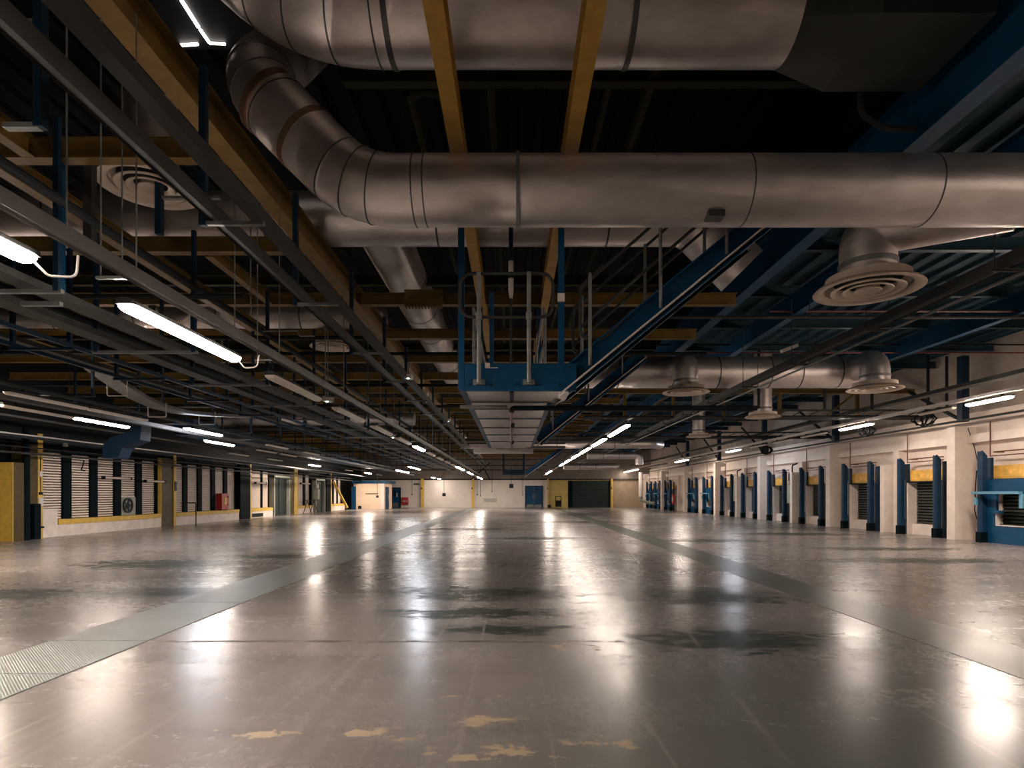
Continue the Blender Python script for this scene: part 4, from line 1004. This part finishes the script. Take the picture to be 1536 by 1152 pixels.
# doors on the left wall
for nm, y0, y1, lab, lit in (('door_5',37.7,40.4,'dark door in pale frame between the slotted kerb and brown column',0),('door_6',45.7,48.0,'dark door with a white disc sign in pale frame',1)):
    t = thing(nm, lab, 'door', (XK,y0,0)); t['kind'] = 'structure'
    P(MB().box((XK-.3,y0,0),(XK+.02,y0+.14,2.55)).box((XK-.3,y1-.14,0),(XK+.02,y1,2.55)).box((XK-.3,y0,2.45),(XK+.02,y1,2.58)), 'frame', 'cabgrey', t)
    lf = P(MB().box((XK-.25,y0+.14,0.02),(XK-.18,y1-.14,2.45)), 'leaf', 'green', t)
    if lit:
        P(MB().lathe((XK-.175,(y0+y1)/2-.1,2.0),[(.001,.012),(.20,.01),(.2,0)],20,'x'), 'disc_sign', 'pale', lf); P(MB().box((XK-.18,y0+.6,1.15),(XK-.16,y0+1.0,1.45)), 'notice', 'pale', lf)
    else: P(MB().box((XK-.18,y0+1.2,.1),(XK-.16,y0+1.24,2.4)), 'centre_seam', 'navy', lf)
# red hydrant box on the second kerb
t = thing('hydrant_box', 'bright red fire box standing on the second white kerb', 'fire equipment', (-14.95,30.9,.56))
P(MB().box((-15.2,30.75,.60),(-14.90,31.5,1.42)), 'case', 'red', t); P(MB().box((-14.90,31.0,.85),(-14.885,31.25,1.22)), 'label_plate', 'orange', t); P(MB().box((-15.1,30.8,.56),(-14.95,31.4,.60)), 'foot', 'dark', t)
for k in (.8,1.2): P(MB().box((-14.90,31.36,k),(-14.88,31.44,k+.09)), 'catch', 'dark', t)
# barrier rail
t = thing('barrier_rail', 'thin bent barrier rail standing before the second kerb', 'rail', (-14.3,27.7,0))
P(MB().tube(bend([(-14.9,26.9,1.0),(-14.2,26.9,1.0),(-14.2,26.9,0)],.08),.022,10), 'tube', 'dark', t)
P(MB().lathe((-14.2,26.9,0),[(.0,.015),(.06,.012),(.06,0)],12), 'foot_plate', 'dark', t)
# fan panel in fourth shutter
t = thing('fan_panel', 'grey panel with round dark fan on the fourth shutter', 'fan', (-15.2,23.7,.6))
P(MB().box((-15.235,23.26,.565),(-15.17,24.14,1.28)), 'panel', 'cabgrey', t)
P(MB().lathe((-15.17,23.62,.95),[(.30,0),(.30,.06),(.24,.06),(.24,.0)],24,'x'), 'ring', 'green', t); P(MB().lathe((-15.17,23.62,.95),[(.0,.03),(.1,.03),(.12,0)],16,'x'), 'hub', 'dark', t)
bl = MB()
for k in range(5):
    a = k*2*PI/5; bl.bar((-15.15,23.62,.95),(-15.15,23.62+.23*math.cos(a),.95+.23*math.sin(a)),.10,.015,up=(1,0,.3))
P(bl, 'blades', 'green', t)
# unlit tube lamps fixed on the shutters
for y0,y1,z,lab in ((22.0,23.6,1.9,'unlit tube lamp fixed across the third shutter'),(24.5,25.9,1.83,'unlit tube lamp fixed across the fifth shutter'),(35.0,36.6,1.95,'small pale lamp across the slotted kerb shutters'),(42.5,44.5,2.05,'small pale lamp across shutters beside the lit doorway')):
    t = thing('tube_lamp', lab, 'light', (-15.0,y0,z), 'tube lamps on the shutters')
    P(MB().tube([(-15.02,y0+.04,z+.1),(-15.02,y1-.04,z+.1)],.045,12), 'tube', 'lens', t)
    P(MB().box((-15.08,y0,z+.04),(-14.96,y0+.06,z+.16)).box((-15.08,y1-.06,z+.04),(-14.96,y1,z+.16)), 'end_bracket', 'dark', t)
# trestle, brace, floodlight
t = thing('folding_trestle', 'dark folding trestle before the short far kerb', 'trestle', (-14.6,43,0))
P(MB().box((-14.85,42.6,.92),(-14.4,44.2,.96)), 'top', 'dark', t)
for y in (42.7,44.1):
    for x in (-14.9,-14.3): P(MB().tube([(-14.62,y,.92),(x,y,0)],.025,6), 'leg', 'dark', t)
one(MB().bar(at(500,722,50.6),at(521,762,50.6),.16,.16), 'diagonal_brace', 'yellow2', 'thick yellow diagonal brace before the farthest shutters', 'brace')
one(MB().box((-14.95,44.95,1.0),(-14.6,45.4,1.75)), 'control_panel', 'cabgrey', 'pale control box on the post beside the lit doorway', 'box')
q = at(98,667,19.6)
t = thing('flood_lamp', 'small pale lamp head tipped down from the pipe over the shutters', 'light', q)
P(MB().lathe(q,[(.0,.10),(.05,.09),(.08,-.06),(.0,-.07)],12), 'head', 'pale', t); P(MB().tube([q+Vector((0,0,.08)),q+Vector((.05,0,.32))],.015,6), 'stem', 'trunk', t)
one(MB().tube(bend([at(126,690,19.9),at(124,700,19.9),at(121,705,19.9),at(128,706,19.9)],.05),.02,6), 'hanging_plug', 'dark', 'dark plug and lead hanging over the second shutter', 'cable')
one(MB().tube([at(301,740,28.6),at(297,745,28.6),at(303,750,28.6)],.03,6), 'hanging_plug', 'dark', 'dark lead on the post before the red fire box', 'cable')

# ================================================================ CAMERA, LIGHT, VIEW
cam = bpy.data.cameras.new('camera'); co_ = bpy.data.objects.new('camera', cam); COL.objects.link(co_)
co_.location = (0,0,H); co_.rotation_euler = (PI/2,0,0)
cam.sensor_width = 36; cam.lens = 36*F/1536; cam.shift_x = -(CX-768)/1536; cam.shift_y = (CY-576)/1536; cam.clip_start = .05; cam.clip_end = 300
S.camera = co_
w = bpy.data.worlds.new('world'); S.world = w; w.use_nodes = True
w.node_tree.nodes['Background'].inputs[0].default_value = (.15,.45,.6,1); w.node_tree.nodes['Background'].inputs[1].default_value = .01
vs = S.view_settings; vs.view_transform = 'Standard'; vs.look = 'None'; vs.gamma = 1; vs.use_curve_mapping = False; vs.exposure = 2.6
labs = {}
for o in S.objects:
    if o.parent is None and 'label' in o.keys(): labs.setdefault(o['label'], []).append(o.name)
for l, v in labs.items():
    if len(v) > 1: print('DUPLABEL', l, v)
    if not 4 <= len(l.split()) <= 16: print('LABELLEN', len(l.split()), l)
